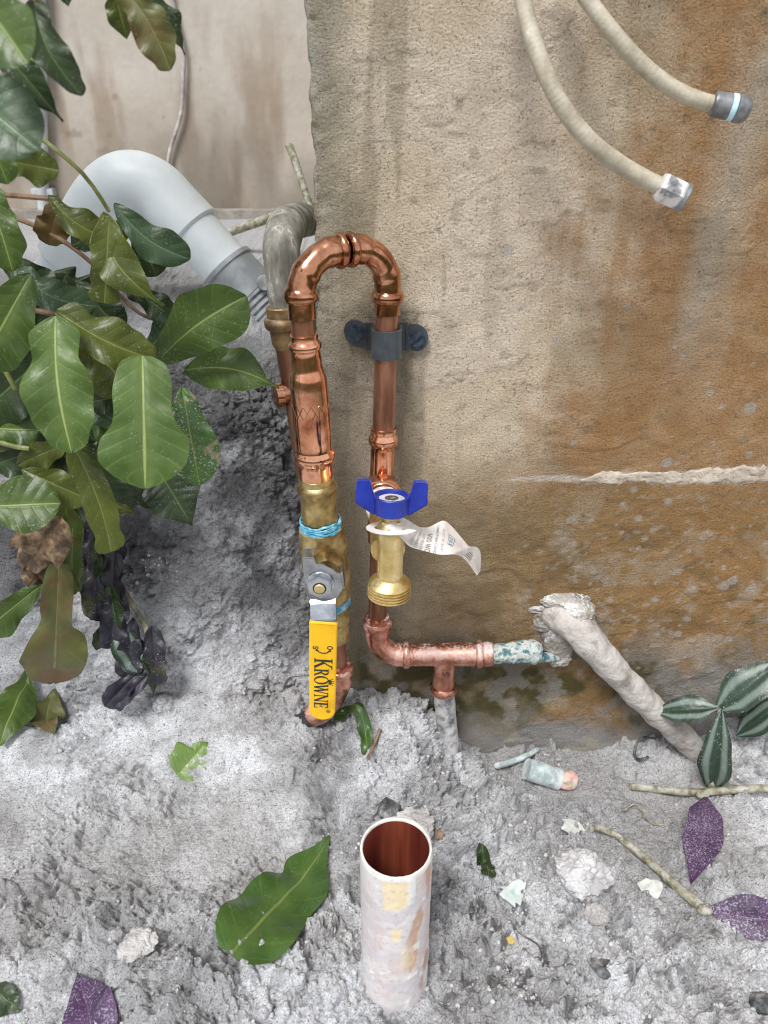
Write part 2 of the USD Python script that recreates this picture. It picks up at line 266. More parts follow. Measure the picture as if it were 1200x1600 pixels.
def leaf_mat(name, c_dark, c_mid, c_light, vein, rough=(.28, .45), dust=.0, veins=8., blotch=None, transl=.22, stripes=None, dustcol=(.6, .6, .62), blo=(.56, .66), dthr=(.60, .68)):
    n = {'g': ('geometry', {}), 'a': ('attribute', {'attribute': 'st'}), 's': ('separate_xyz', {}),
         'n': ('noise_texture', {'scale': 38., 'detail': 4.0, 'roughness': .6}), 'r': ('rgb_ramp', {'ramp': [(.3, c_dark), (.5, c_mid), (.72, c_light)]}),
         'av': ('math', {'math_type': 'absolute'}), 'mid': ('map_range', {'from_min': .02, 'from_max': .055, 'to_min': 1., 'to_max': 0., 'clamp': True}),
         'k': ('math', {'math_type': 'multiply_add', 'value2': -.17}), 'k2': ('math', {'math_type': 'multiply', 'value2': veins}), 'fr': ('math', {'math_type': 'fraction'}),
         'd': ('math', {'math_type': 'subtract', 'value2': .5}), 'da': ('math', {'math_type': 'absolute'}), 'lat': ('map_range', {'from_min': .01, 'from_max': .10, 'to_min': .16, 'to_max': 0., 'clamp': True}),
         'glow': ('map_range', {'from_min': .0, 'from_max': .5, 'to_min': .20, 'to_max': 0., 'clamp': True}),
         'mx': ('math', {'math_type': 'maximum'}), 'mx2': ('math', {'math_type': 'maximum'}), 'm': ('mix', {'color2': vein}),
         'h': ('math', {'math_type': 'add'}), 'hn': ('noise_texture', {'scale': 160., 'detail': 3.0}), 'b': ('bump', {'strength': .35, 'distance': .0012, 'invert': True}),
         'p': ('principled_bsdf', {'specular_ior_level': .45}), 'rr': ('map_range', {'from_min': .3, 'from_max': .7, 'to_min': rough[0], 'to_max': rough[1], 'clamp': True}),
         't': ('translucent_bsdf', {}), 'mc': ('mix_closure', {'fac': transl})}
    l = [('a.vector', 's.vector'), ('g.position', 'n.vector'), ('n.fac', 'r.fac'), ('s.y', 'av.value1'), ('av.value', 'mid.value'), ('av.value', 'k.value1'), ('s.x', 'k.value3'), ('k.value', 'k2.value1'), ('k2.value', 'fr.value1'),
         ('fr.value', 'd.value1'), ('d.value', 'da.value1'), ('da.value', 'lat.value'), ('av.value', 'glow.value'), ('mid.result', 'mx.value1'), ('lat.result', 'mx.value2'), ('mx.value', 'mx2.value1'), ('glow.result', 'mx2.value2'), ('mx2.value', 'm.fac'),
         ('r.color', 'm.color1'), ('g.position', 'hn.vector'), ('mx.value', 'h.value1'), ('hn.fac', 'h.value2'), ('h.value', 'b.height'), ('b.normal', 'p.normal'), ('n.fac', 'rr.value'), ('rr.result', 'p.roughness')]
    col = 'm.color'
    if stripes:       # pale bands along a striped leaf
        n |= {'sm': ('math', {'math_type': 'subtract', 'value2': .52}), 'sa': ('math', {'math_type': 'absolute'}), 'sr': ('map_range', {'from_min': .10, 'from_max': .26, 'to_min': .9, 'to_max': 0., 'clamp': True}), 'sx': ('mix', {'color2': stripes})}
        l += [('av.value', 'sm.value1'), ('sm.value', 'sa.value1'), ('sa.value', 'sr.value'), ('sr.result', 'sx.fac'), (col, 'sx.color1')]; col = 'sx.color'
    if blotch:
        n |= {'bl': ('noise_texture', {'scale': 26., 'detail': 5.0, 'roughness': .6}), 'br': ('map_range', {'from_min': blo[0], 'from_max': blo[1], 'to_max': .9, 'clamp': True}), 'bm': ('mix', {'color2': blotch})}
        l += [('g.position', 'bl.vector'), ('bl.fac', 'br.value'), ('br.result', 'bm.fac'), (col, 'bm.color1')]; col = 'bm.color'
    if dust > 0:
        n |= {'dn': ('noise_texture', {'scale': 760., 'detail': 2.0, 'roughness': .6}), 'dl': ('noise_texture', {'scale': 45., 'detail': 3.0}), 'ds': ('math', {'math_type': 'multiply_add', 'value2': .35}),
              'dm': ('map_range', {'from_min': dthr[0] + .22, 'from_max': dthr[1] + .25, 'to_max': dust * .8, 'clamp': True}), 'dx': ('mix', {'color2': dustcol})}
        l += [('g.position', 'dn.vector'), ('g.position', 'dl.vector'), ('dl.fac', 'ds.value1'), ('dn.fac', 'ds.value3'), ('ds.value', 'dm.value'), ('dm.result', 'dx.fac'), (col, 'dx.color1')]; col = 'dx.color'
    l += [(col, 'p.base_color'), (col, 't.color'), ('p.BSDF', 'mc.closure1'), ('t.BSDF', 'mc.closure2')]
    mat(name, n, l, 'mc.closure')
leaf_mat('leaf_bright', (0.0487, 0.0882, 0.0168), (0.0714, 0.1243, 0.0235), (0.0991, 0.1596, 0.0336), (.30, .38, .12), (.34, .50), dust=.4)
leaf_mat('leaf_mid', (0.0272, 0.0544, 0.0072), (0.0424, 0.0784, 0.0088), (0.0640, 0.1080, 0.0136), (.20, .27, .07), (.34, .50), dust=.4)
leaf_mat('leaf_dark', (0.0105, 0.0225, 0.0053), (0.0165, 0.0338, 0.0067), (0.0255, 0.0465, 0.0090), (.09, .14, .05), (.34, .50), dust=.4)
leaf_mat('leaf_cool', (0.0221, 0.0493, 0.0204), (0.0323, 0.0663, 0.0255), (0.0442, 0.0833, 0.0323), (.13, .2, .10), (.34, .50), dust=.4)
leaf_mat('leaf_olive', (0.0408, 0.0561, 0.0068), (0.0638, 0.0833, 0.0085), (0.0892, 0.1105, 0.0127), (.18, .20, .05), (.34, .50), dust=.4)
leaf_mat('leaf_mottled', (.050, .060, .016), (.085, .090, .022), (.115, .12, .03), (.20, .19, .07), (.36, .55), dust=.2, blotch=(.12, .065, .025), blo=(.48, .6))
leaf_mat('leaf_edge', (.035, .085, .020), (.052, .118, .024), (.075, .155, .030), (.20, .27, .07), (.3, .46), dust=.9, blotch=(.33, .25, .15), blo=(.6, .66), dthr=(.55, .63))
leaf_mat('leaf_brown', (.035, .020, .008), (.085, .050, .014), (.14, .09, .02), (.16, .11, .04), (.45, .65), blotch=(.10, .10, .02))
leaf_mat('leaf_fallen', (.028, .070, .014), (.045, .098, .018), (.065, .13, .025), (.16, .23, .06), (.3, .45), dust=.3)
leaf_mat('leaf_torn', (.09, .16, .03), (.12, .20, .04), (.16, .25, .055), (.24, .31, .1), (.35, .5), dust=.5)
leaf_mat('leaf_purple', (0.034, 0.014, 0.045), (0.058, 0.024, 0.075), (0.09, 0.045, 0.11), (.12, .06, .13), (.4, .6), dust=.75, veins=0., dustcol=(.45, .43, .5), dthr=(.47, .62))
leaf_mat('leaf_striped', (.018, .034, .022), (.027, .047, .031), (.038, .062, .042), (.03, .07, .04), (.3, .48), dust=.9, veins=0., stripes=(.17, .22, .19), dthr=(.60, .68))
leaf_mat('leaf_blackened', (.008, .007, .013), (.016, .014, .024), (.03, .027, .04), (.035, .03, .045), (.35, .6), dust=.5, veins=0., blotch=(.05, .055, .02), transl=.05)

# ------------------------------------------------------------------ the soil
def bank(Y):
    return np.interp(Y, [-.12, -.06, -.02, .015, .045, .075, .105, .14, .2, 1.1, 60], [0, .02, .065, .15, .25, .345, .42, .455, .465, .50, .50])
def height(x, Y):
    x, Y = np.asarray(x, float), np.asarray(Y, float)
    n1 = fbm(np.stack([x * 9, Y * 9, x * 0], -1), 3, 4) - .5
    near = sstep(.5, 1.2, np.maximum(np.abs(x), np.abs(Y)))
    z = .0 + .05 * sstep(-.06, -.34, Y) + .015 * sstep(-.05, -.2, x)
    z = z + .105 * (1 - sstep(.0, .155, x)) * sstep(-.30, -.005, Y) ** 1.35 * (1 - sstep(-.3, -.14, x) * 0)
    fr_ = sstep(.0, -.05, Y)
    k = 1 - sstep(-.098 - .04 * fr_, -.045 + .045 * fr_, x + (.02 + .07 * fr_) * n1)
    z = z * (1 - k * sstep(-.1, 0.0, Y) * .6) + k * bank(Y + .05 * n1 + .02 * np.sin(x * 21))
    z = z + .075 * np.exp(-((x - .50) / .075) ** 2 - ((Y + .03) / .055) ** 2)
    z = z + .05 * np.exp(-((x - .60) / .12) ** 2 - ((Y + .12) / .1) ** 2)
    z = z + .016 * np.exp(-((x + .02) / .05) ** 2 - ((Y + .13) / .045) ** 2) + .013 * np.exp(-((x - .10) / .045) ** 2 - ((Y + .15) / .04) ** 2)
    z = z + .02 * np.exp(-((x + .16) / .05) ** 2 - ((Y + .42) / .05) ** 2) - .012 * np.exp(-((x - .03) / .05) ** 2 - ((Y + .19) / .03) ** 2)
    return z + (1 - near) * .030 * n1
def spread(fine0, fine1, step, far0, far1, grow=1.18):
    a = list(np.arange(fine0, fine1, step)); s = step
    while a[-1] < far1: s *= grow; a.append(a[-1] + s)
    s = step; b = []; q = fine0
    while q > far0: s *= grow; q -= s; b.append(q)
    return V(b[::-1] + a)
xs = spread(-.40, .56, .00115, -60, 60, 1.07)
NV = 980
Yd = np.linspace(-.44, .17, 1100)
rows = []
for x in xs:
    zc = height(np.full_like(Yd, x), Yd); s = np.r_[0, np.cumsum(np.hypot(np.diff(Yd), np.diff(zc)))]
    rows.append(np.interp(np.linspace(0, s[-1], NV), s, Yd))
rows = V(rows)
from scipy.ndimage import gaussian_filter1d
rows = gaussian_filter1d(rows, 4, axis=0)
front = [-.44]; s_ = .0015
while front[-1] > -60: s_ *= 1.07; front.append(front[-1] - s_)
back = [.17]; s_ = .003
while back[-1] < 60: s_ *= 1.09; back.append(back[-1] + s_)
Yg = np.hstack([np.tile(V(front[:0:-1]), (len(xs), 1)), rows, np.tile(V(back[1:]), (len(xs), 1))])
Xg = np.repeat(xs[:, None], Yg.shape[1], 1)
Zg = height(Xg, Yg)
G0 = np.stack([Xg, Yg, Zg], -1)
dx, dy = np.gradient(G0, axis=0), np.gradient(G0, axis=1)
N = np.cross(dx, dy); N /= np.linalg.norm(N, axis=-1, keepdims=True)
def rough_mask(p):
    x, y = p[..., 0], p[..., 1]
    m = .30 + .9 * sstep(.40, .62, fbm(p * 14 + 5, 3, 12))
    blob = lambda cx, cy, sx, sy: np.exp(-((x - cx) / sx) ** 2 - ((y - cy) / sy) ** 2)
    m = m + .75 * blob(.06, -.10, .10, .10) + .6 * blob(-.12, -.36, .16, .10) + .6 * blob(.16, -.30, .18, .10) + .5 * blob(-.02, -.27, .10, .08) + .4 * blob(.0, -.04, .08, .05)
    m = m - .9 * blob(-.16, -.17, .075, .075) - .55 * blob(.24, -.06, .10, .05) - .7 * blob(.38, -.14, .08, .05) - .4 * blob(-.26, -.08, .1, .05)
    return np.clip(m, .12, 1.6)
arc = np.concatenate([np.zeros((len(xs), 1)), np.cumsum(np.linalg.norm(np.diff(G0, axis=1), axis=-1), 1)], 1)
near_w = 1 - sstep(.55, 1.0, np.maximum(np.abs(Xg), np.abs(Yg)))
RM = rough_mask(G0)
ia, ja = np.searchsorted(xs, -.46), np.searchsorted(xs, .62)
sub = G0[ia:ja, len(front) - 25:len(front) + NV + 40].reshape(-1, 3)
sub_w = np.stack([fbm(sub * 130, 2, 6) - .5, fbm(sub * 130 + 7, 2, 7) - .5, fbm(sub * 130 + 3, 2, 8) - .5], -1)
def clods(n, rmin, rmax, seed, squash=.8, power=2.2, jit=.6):
    g = np.random.default_rng(seed); idx = g.choice(len(sub), n, replace=False); c = sub[idx]; w = rough_mask(c)
    keep = g.random(n) < np.clip(w, .03, 1); c = c[keep]
    r = rmin + (rmax - rmin) * g.random(len(c)) ** power
    d, k = cKDTree(c).query(sub + (rmax * .55) * sub_w, 6, distance_upper_bound=rmax * 1.25)
    rr = np.append(r, 0)[k]; off = np.append(r * jit * g.uniform(-.9, 1.1, len(c)), 0)[k]; dd_ = np.where(np.isfinite(d), d, 9)
    return np.maximum(np.where(dd_ < rr, np.sqrt(np.maximum(rr ** 2 - dd_ ** 2, 0)) * squash + off, 0), 0).max(1)
warp = (fbm(sub * 120, 2, 5) - .5)
clA, clB, clC = clods(3600, .0060, .0175, 1, .60, 1.6, .55), clods(20000, .0028, .0066, 2, .72, 1., .7), clods(110000, .0013, .0027, 3, .85, 1., .7)
disp = np.zeros(Xg.shape)
win = (slice(ia, ja), slice(len(front) - 25, len(front) + NV + 40))
shp = disp[win].shape
rm = RM[win].ravel()
f1 = fbm(sub * 30, 4, 21) - .5; f2 = fbm(sub * 95, 4, 22) - .5; f3 = np.abs(fbm(sub * 55, 3, 23) - .5)
cav = sstep(.62, .70, fbm(sub * 42 + 9, 3, 30)) * np.clip(rm, 0, 1)
f4 = fbm(sub * 240, 3, 24) - .5
dd = .011 * f1 + (.009 * f2 + .004 * (f3 - .1) + .0060 * f4) * (.30 + .7 * rm) + (clA * .80 * np.clip(rm - .12, 0, 1.1) + clB * (.10 + .85 * np.clip(rm, 0, 1.1)) + clC * (.25 + .7 * np.clip(rm, 0, 1.1))) * (1 + .5 * warp) - .008 * cav
def lump(px, py, r, h, seed):
    c = P(px, py, Z=.05); q = (sub[:, :2] - c[:2]); a = np.arctan2(q[:, 1], q[:, 0]); d = np.linalg.norm(q, axis=1)
    rr = r * (.8 + .7 * (noise(np.stack([np.cos(a) * 1.6, np.sin(a) * 1.6, a * 0 + seed], -1), seed) - .2)); t = np.clip(1 - (d / rr) ** 2, 0, 1)
    return h * t ** .75 * (.75 + .5 * fbm(sub * 50 + seed, 3, seed))
dd = dd + lump(55, 1550, .036, .022, 5) + lump(245, 1585, .050, .026, 6) + -.016 * np.exp(-(np.hypot(sub[:, 0] - .010, sub[:, 1] + .36) / .035) ** 2) + lump(140, 1480, .03, .012, 8) + lump(735, 1290, .026, .018, 9) + lump(790, 1230, .022, .014, 10) + lump(1150, 1215, .04, .018, 11) + lump(350, 1560, .028, .016, 12) + lump(690, 1480, .020, .012, 13) + lump(520, 1240, .022, .012, 14) + lump(560, 1180, .02, .012, 15) + lump(620, 1200, .018, .010, 16) + lump(30, 1440, .03, .012, 17) + lump(1010, 1560, .04, .014, 18)
disp[win] = dd.reshape(shp) * near_w[win]
G = G0 + N * disp[..., None]
# the soil's colours: pale dusty sand, grey-brown earth, black ash, plus painted bank shade
pg = G0
t1 = fbm(pg * 11 + 3, 4, 41); t2 = fbm(pg * 34, 4, 42); t3 = fbm(pg * 5 + 8, 3, 43)
pale, mid_, dark_ = V([.82, .83, .85]), V([.45, .45, .455]), V([.20, .197, .205])
col = lerp(pale, mid_, np.clip(sstep(.38, .62, t1) * .85 + .5 * sstep(.42, .68, t2) - .55 * np.exp(-((Xg + .17) / .09) ** 2 - ((Yg + .15) / .09) ** 2), 0, 1)[..., None])
brown = sstep(.50, .66, t3) * .5
col = lerp(col, V([.43, .412, .395]), brown[..., None])
bank_shade = (1 - sstep(-.09, -.05, Xg)) * sstep(.0, .05, Yg) * (1 - sstep(.14, .18, Yg)) * sstep(.15, .45, t1)  # bank face darkened: shade below the shrub painted into the soil tint
col = lerp(col, dark_, (.75 * bank_shade * sstep(.3, .55, t2 * .6 + t1 * .4))[..., None])
ash = .6 * np.exp(-((Xg - .17) / .16) ** 2 - ((Yg + .33) / .07) ** 2) + .5 * np.exp(-((Xg - .1) / .07) ** 2 - ((Yg + .26) / .07) ** 2) + .3
col = lerp(col, V([.085, .08, .08]), (np.clip(ash, 0, 1) * sstep(.54, .66, fbm(pg * 110 + 2, 5, 44)) * .8)[..., None])
calm = sstep(.03, .22, np.maximum(np.maximum(-.42 - Xg, Xg - .58), np.maximum(-.46 - Yg, Yg - .30)))
col = lerp(col, V([.50, .50, .51]) * (.75 + .5 * t3)[..., None], calm[..., None])
far_g = sstep(.75, 1.5, np.hypot(Xg, Yg + .2)) * (1 - sstep(.0, .2, Yg) * (Xg > -1.2) * (Xg < .2))
col = lerp(col, lerp(V([.05, .065, .022]), V([.085, .075, .045]), sstep(.45, .6, t3)[..., None]), far_g[..., None])      # unseen dark lawn and bare earth, added to cut bounce and darken reflections
nx, ny = Xg.shape
ii = (np.arange(nx - 1)[:, None] * ny + np.arange(ny - 1)[None]).ravel()
faces = np.vstack([np.stack([ii, ii + ny, ii + ny + 1], 1), np.stack([ii, ii + ny + 1, ii + 1], 1)])
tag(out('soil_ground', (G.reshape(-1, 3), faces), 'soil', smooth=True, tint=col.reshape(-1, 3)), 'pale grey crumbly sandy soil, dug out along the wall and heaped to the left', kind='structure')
# look-ups on the finished soil
Gw = G[win].reshape(-1, 3); Nw = N[win].reshape(-1, 3)
_q = Gw - V([0, -D, H]); _dz = _q[:, 1] * math.cos(PITCH) - _q[:, 2] * math.sin(PITCH); _dn = -_q[:, 1] * math.sin(PITCH) - _q[:, 2] * math.cos(PITCH)
PX = np.stack([600 + 1200 * _q[:, 0] / _dz, 800 + 1200 * _dn / _dz], 1); _tree = cKDTree(PX)
_xy = cKDTree(Gw[:, :2])
def on(px, py):
    d, k = _tree.query((px, py), 24); j = k[np.argmin(_dz[k])]; return Gw[j].copy(), Nw[j].copy()
def zsoil(xy):
    d, k = _xy.query(xy, 3); return Gw[k][..., 2].max(-1)
# loose crumbs
g = np.random.default_rng(17); ok = (Gw[:, 0] > -.40) & (Gw[:, 0] < .56) & ~((Gw[:, 0] > -.075) & (Gw[:, 1] > -.012)) & (Gw[:, 1] < .02)
cand = np.nonzero(ok)[0]; wts = np.clip(rm[cand], .03, 1.3) ** 1.5; wts /= wts.sum()
pick = g.choice(cand, 7000, p=wts * (.15 + (fbm(Gw[cand] * 26, 3, 88) > .52)) / (wts * (.15 + (fbm(Gw[cand] * 26, 3, 88) > .52))).sum())
pi = UsdGeom.PointInstancer.Define(stage, '/World/soil_crumbs')
tag(pi.GetPrim(), 'small loose crumbs of grey soil strewn over the ground', 'soil', kind='stuff')
protos = UsdGeom.Scope.Define(stage, '/World/soil_crumbs/crumbs')
for k in range(5):
    m = rock(1.0, 60 + k, .8, .4, 2); usdkit.mesh(stage, f'/World/soil_crumbs/crumbs/crumb_{k:03d}' if k else '/World/soil_crumbs/crumbs/crumb', m, MATS['clod' if k % 2 else 'clod_warm'], smooth=50)
    pi.CreatePrototypesRel().AddTarget(f'/World/soil_crumbs/crumbs/crumb_{k:03d}' if k else '/World/soil_crumbs/crumbs/crumb')
size = (.0006 + .0022 * g.random(len(pick)) ** 5.)
pos = (Gw[pick] + Nw[pick] * (size * .1)[:, None]) * SC
q = g.normal(size=(len(pick), 4)); q /= np.linalg.norm(q, axis=1, keepdims=True)
pi.CreatePositionsAttr(Vt.Vec3fArray.FromNumpy(pos.astype(np.float32)))
pi.CreateScalesAttr(Vt.Vec3fArray.FromNumpy(np.repeat((size * SC)[:, None], 3, 1).astype(np.float32)))
pi.CreateOrientationsAttr(Vt.QuathArray([Gf.Quath(*map(float, a)) for a in q]))
pi.CreateProtoIndicesAttr(Vt.IntArray.FromNumpy(g.integers(0, 5, len(pick)).astype(np.int32)))

# ------------------------------------------------------------------ the concrete wall
XC = -.0695
zs = spread(-.12, .95, .0020, -.5, 3.4, 1.25)
xw = spread(XC + .008, .62, .0020, XC + .008, 4.0, 1.25); xw = xw[xw >= XC + .0079]
ry = .008
arc_x = [(XC, y) for y in np.r_[1.09, np.linspace(1.0, .2, 60), np.linspace(.19, .012, 29)]] + [(XC + ry - ry * math.cos(a), ry - ry * math.sin(a)) for a in np.linspace(0, math.pi / 2, 9)[:-1]] + [(x, 0.) for x in xw]
A = V(arc_x); nrm2 = np.gradient(A, axis=0); nrm2 = np.stack([nrm2[:, 1], -nrm2[:, 0]], 1); nrm2 /= np.linalg.norm(nrm2, axis=1, keepdims=True)
nrm2[:89] = (-1, 0); nrm2[98:] = (0, -1)
W0 = np.stack([np.repeat(A[:, 0][:, None], len(zs), 1), np.repeat(A[:, 1][:, None], len(zs), 1), np.repeat(zs[None], len(A), 0)], -1)
WN = np.stack([np.repeat(nrm2[:, 0][:, None], len(zs), 1), np.repeat(nrm2[:, 1][:, None], len(zs), 1), np.zeros(W0.shape[:2])], -1)
x, z = W0[..., 0], W0[..., 2]
wq = fbm(W0 * 26, 4, 51); wq2 = fbm(W0 * 70, 4, 52); wq3 = fbm(W0 * 9, 4, 53)
flake = sstep(.52, .535, fbm(W0 * V([22, 22, 30]) + 4, 4, 54)) * sstep(.56, .46, np.abs(z - .5) + .4 * np.abs(x - .17))
edge_n = np.exp(-((x - XC) / .02) ** 2)
wd = .0035 * (wq - .5) + .0018 * (wq2 - .5) + .0011 * flake * sstep(.45, .6, wq3) - .003 * edge_n * sstep(.45, .7, fbm(W0 * 55, 3, 55)) * 1. + .006 * (wq3 - .5)
wd += .0012 * edge_n * (fbm(W0 * V([1, 1, 30]), 4, 57) - .5) * 2
lump = sstep(.60, .66, fbm(W0 * 60 + 1, 3, 58)) * sstep(.45, .30, z) * sstep(.1, .2, x)
wd += .0012 * lump
W = W0 + WN * (wd - .003)[..., None]
beige, pinkish = V([.62, .52, .39]), V([.67, .57, .46])
ochre, brownl, olive, greyb, strip = V([.33, .180, .072]), V([.225, .155, .075]), V([.070, .064, .020]), V([.30, .295, .29]), V([.31, .28, .21])
wc = lerp(beige, pinkish, sstep(.42, .60, wq3)[..., None])
wc = lerp(wc, V([.33, .285, .20]), (sstep(.5, .7, fbm(W0 * V([16, 16, 6]), 4, 61)) * .7)[..., None])            # greenish runs
wc = lerp(wc, strip, ((1 - sstep(XC + .015, XC + .062, x + .03 * (wq - .5))) * .85)[..., None])
wc = lerp(wc, V([.46, .43, .37]), (.75 * (1 - sstep(XC + .004, XC + .022, x)) * sstep(.54, .6, fbm(W0 * V([60, 60, 25]), 4, 62)))[..., None])
tilt = x + .075 * (wq3 - .5) * 2 + .035 * (wq - .5) + .06 * (wq2 - .5) + .12 * (fbm(W0 * V([70, 70, 26]) + 3, 5, 70) - .5)
m_o = sstep(.13, .30, tilt + .10 * sstep(.62, .3, z))
wc = lerp(wc, lerp(ochre, V([.37, .228, .110]), sstep(.4, .6, fbm(W0 * 34, 4, 63))[..., None]), (m_o * .92)[..., None])
m_l = sstep(.455, .36, z + .05 * (wq - .5)) * sstep(-.02, .06, x)
wc = lerp(wc, lerp(brownl, V([.30, .175, .068]), sstep(.1, .4, x)[..., None]), (m_l * .80)[..., None])
m_low = sstep(.50, .25, z + .08 * (wq3 - .5)) * (1 - sstep(.0, .08, x))
wc = lerp(wc, V([.28, .235, .165]), (m_low * .8)[..., None])
m_g = sstep(.215, .12, z + .10 * (wq3 - .5)) * sstep(.42, .56, fbm(W0 * 18 + 6, 4, 64) + .12 * sstep(.36, .1, x))
wc = lerp(wc, olive, (m_g * .92)[..., None])
wc = lerp(wc, V([.34, .325, .30]), (sstep(.20, .11, z + .03 * (wq - .5)) * sstep(.30, .42, x) * .75)[..., None])
mg2 = sstep(.52, .60, fbm(W0 * V([42, 42, 30]) + 13, 5, 78)) * sstep(.26, .12, z)
wc = lerp(wc, V([.31, .295, .28]), (mg2 * .55)[..., None])
mg3 = sstep(.50, .62, fbm(W0 * 24 + 21, 5, 79)) * sstep(.45, .30, z) * sstep(-.02, .08, x)
wc = lerp(wc, V([.105, .075, .036]), (mg3 * .32)[..., None])
m_d = sstep(.075, .02, z + .06 * (wq - .5))
wc = lerp(wc, greyb, (m_d * .85)[..., None])
vs1 = fbm(W0 * V([38, 38, 3.2]) + 11, 4, 74); vs2 = fbm(W0 * V([15, 15, 1.6]) + 5, 4, 75)
wc = lerp(wc, V([.31, .165, .065]), (sstep(.50, .66, vs1) * sstep(.09, .22, x) * sstep(.36, .5, z) * .30)[..., None])
wc = lerp(wc, V([.47, .385, .28]), (sstep(.54, .68, vs2) * sstep(.05, .2, x) * sstep(.42, .6, z) * .35)[..., None])
wc = lerp(wc, V([.24, .20, .13]), (sstep(.54, .66, vs1) * (1 - sstep(.06, .16, x)) * .45)[..., None])
bloom = sstep(.50, .66, fbm(W0 * V([30, 30, 24]) + 19, 5, 87)) * sstep(.5, .3, z) * sstep(.05, .2, x)
wc = lerp(wc, V([.40, .345, .265]), (bloom * .45)[..., None])
crk = np.exp(-((fbm(W0 * V([9, 9, 17]) + 2, 5, 76) - .5) / .0022) ** 2) * sstep(.52, .62, fbm(W0 * 12 + 30, 3, 77))
wc = lerp(wc, V([.13, .10, .07]), (crk * .6)[..., None])
streak = np.exp(-((x - (.335 - .12 * (.82 - z)) + .02 * (wq - .5)) / .017) ** 2) * sstep(.48, .62, z) * (1 - sstep(.80, .84, z))
wc = lerp(wc, V([.42, .39, .33]), (streak * .5)[..., None])
_b = [P(a, b, 0.) for a, b in [(770, 752), (800, 751), (850, 750), (905, 752), (930, 750), (980, 746), (1050, 747), (1120, 744), (1200, 742), (1300, 740)]]
jz = np.interp(x, [q[0] for q in _b], [q[2] for q in _b]); jw = np.interp(x, [_b[0][0], _b[3][0], _b[4][0], _b[8][0]], [.0012, .0045, .0065, .0105])
jm = sstep(1.25, .55, np.abs(z - jz + .004 * (wq - .5)) / jw + .9 * (wq2 - .5) + .5 * (fbm(W0 * 150, 3, 73) - .5)) * sstep(_b[0][0] - .004, _b[1][0], x)
wc = lerp(wc, V([.55, .49, .42]), (jm * .8)[..., None])
# pale lichen discs and mortar splashes
gl = np.random.default_rng(5); lc = []
for _ in range(230):
    lx, lz = gl.uniform(.10, .62), gl.uniform(.14, .66)
    if gl.random() < sstep(.66, .40, lz) * sstep(.08, .35, lx) + .05: lc.append((lx, lz, .0018 + .0052 * gl.random() ** 2.4))
lc = V(lc); dl, kl = cKDTree(lc[:, :2]).query(np.stack([x, z], -1).reshape(-1, 2), 2)
disc = (1 - sstep(.75, 1.1, (dl / lc[kl, 2]) + .35 * (wq2.reshape(-1, 1) - .5))).max(1).reshape(x.shape)
wc = lerp(wc, V([.40, .39, .365]), (disc * .6)[..., None])
spl = sstep(.61, .76, fbm(W0 * V([110, 110, 130]), 4, 66)) * sstep(.46, .36, z) * sstep(.06, .28, x) * sstep(.12, .2, z)
wc = lerp(wc, V([.46, .44, .41]), (spl * .42)[..., None])
spot = sstep(.735, .76, fbm(W0 * 75 + 17, 3, 67))
wc = lerp(wc, V([.15, .12, .08]), (spot * .35 * (x > 0))[..., None])
nx2, nz2 = W.shape[:2]
ii = (np.arange(nx2 - 1)[:, None] * nz2 + np.arange(nz2 - 1)[None]).ravel()
fw = np.vstack([np.stack([ii, ii + nz2, ii + nz2 + 1], 1), np.stack([ii, ii + nz2 + 1, ii + 1], 1)])
# close the wall: top and right end
Wv = W.reshape(-1, 3)
top = np.arange(nx2) * nz2 + nz2 - 1
extra = V([[4.0, 1.09, 3.4], [4.0, 1.09, -.5]]) if False else None
wall = thing('concrete_wall', 'weathered concrete wall stained ochre and moss green, behind the copper pipes', 'wall')
out('wall_face', (Wv, fw), 'stucco', wall, smooth=True, tint=wc.reshape(-1, 3))
xr = Wv[-1, 0]; ztop = zs[-1] - .002
out('wall_top', trimesh.creation.box(bounds=[[XC + .01, .012, ztop - .02], [xr, 1.085, ztop]]), 'back_paint_plain', wall, smooth=False)
# pale mortar filled joint
pb = [(775, 752), (800, 751), (850, 750), (905, 752), (930, 750), (980, 746), (1050, 747), (1120, 744), (1200, 742), (1300, 740)]
wv = [1, 4, 8, 4, 14, 15, 18, 24, 28, 30]
up_, lo_ = [], []
from scipy.interpolate import RegularGridInterpolator
_WY = RegularGridInterpolator((A[98:, 0], zs), W[98:, :, 1], bounds_error=False, fill_value=0)
def wall_y(p): return float(_WY([[p[0], p[2]]])[0])
tt = np.linspace(0, 1, 800); bx = np.interp(tt, np.linspace(0, 1, 10), [a for a, _ in pb]); by = np.interp(tt, np.linspace(0, 1, 10), [b for _, b in pb]); bw = np.interp(bx, [775, 800, 850, 885, 905, 925, 945, 1000, 1050, 1120, 1200, 1300], [2, 7, 12, 6, 3, 10, 18, 15, 20, 24, 28, 28])
bw = bw * (.75 + .9 * (fbm(np.stack([bx * .045, bx * 0, bx * 0], -1), 5, 71) - .25)); by = by + 5 * (fbm(np.stack([bx * .03, bx * 0 + 4, bx * 0], -1), 3, 72) - .5)
grid = []
for a, b, w in zip(bx, by, bw):
    if a < 905: continue
    row = []
    for k, s in enumerate(np.linspace(-1, 1, 11)):
        p = P(a, b + s * w / 2 * (1 + .35 * (noise(V([a * .16, s * 2, 5.])) - .5)), 0.0); p[1] = wall_y(p) - .0007 - .0002 * max(0, 1 - abs(s) ** 3) - .0003 * (noise(V([a * .3, s * 4, 3.])) - .3) + (.0012 * math.exp(-((s - .8 * (noise(V([a * .07, 0, 9.])) - .5)) / .05) ** 2) if a > 925 else 0) + (.0010 if abs(s) > .95 else 0); row.append(p)
    grid.append(row)
grid = V(grid)
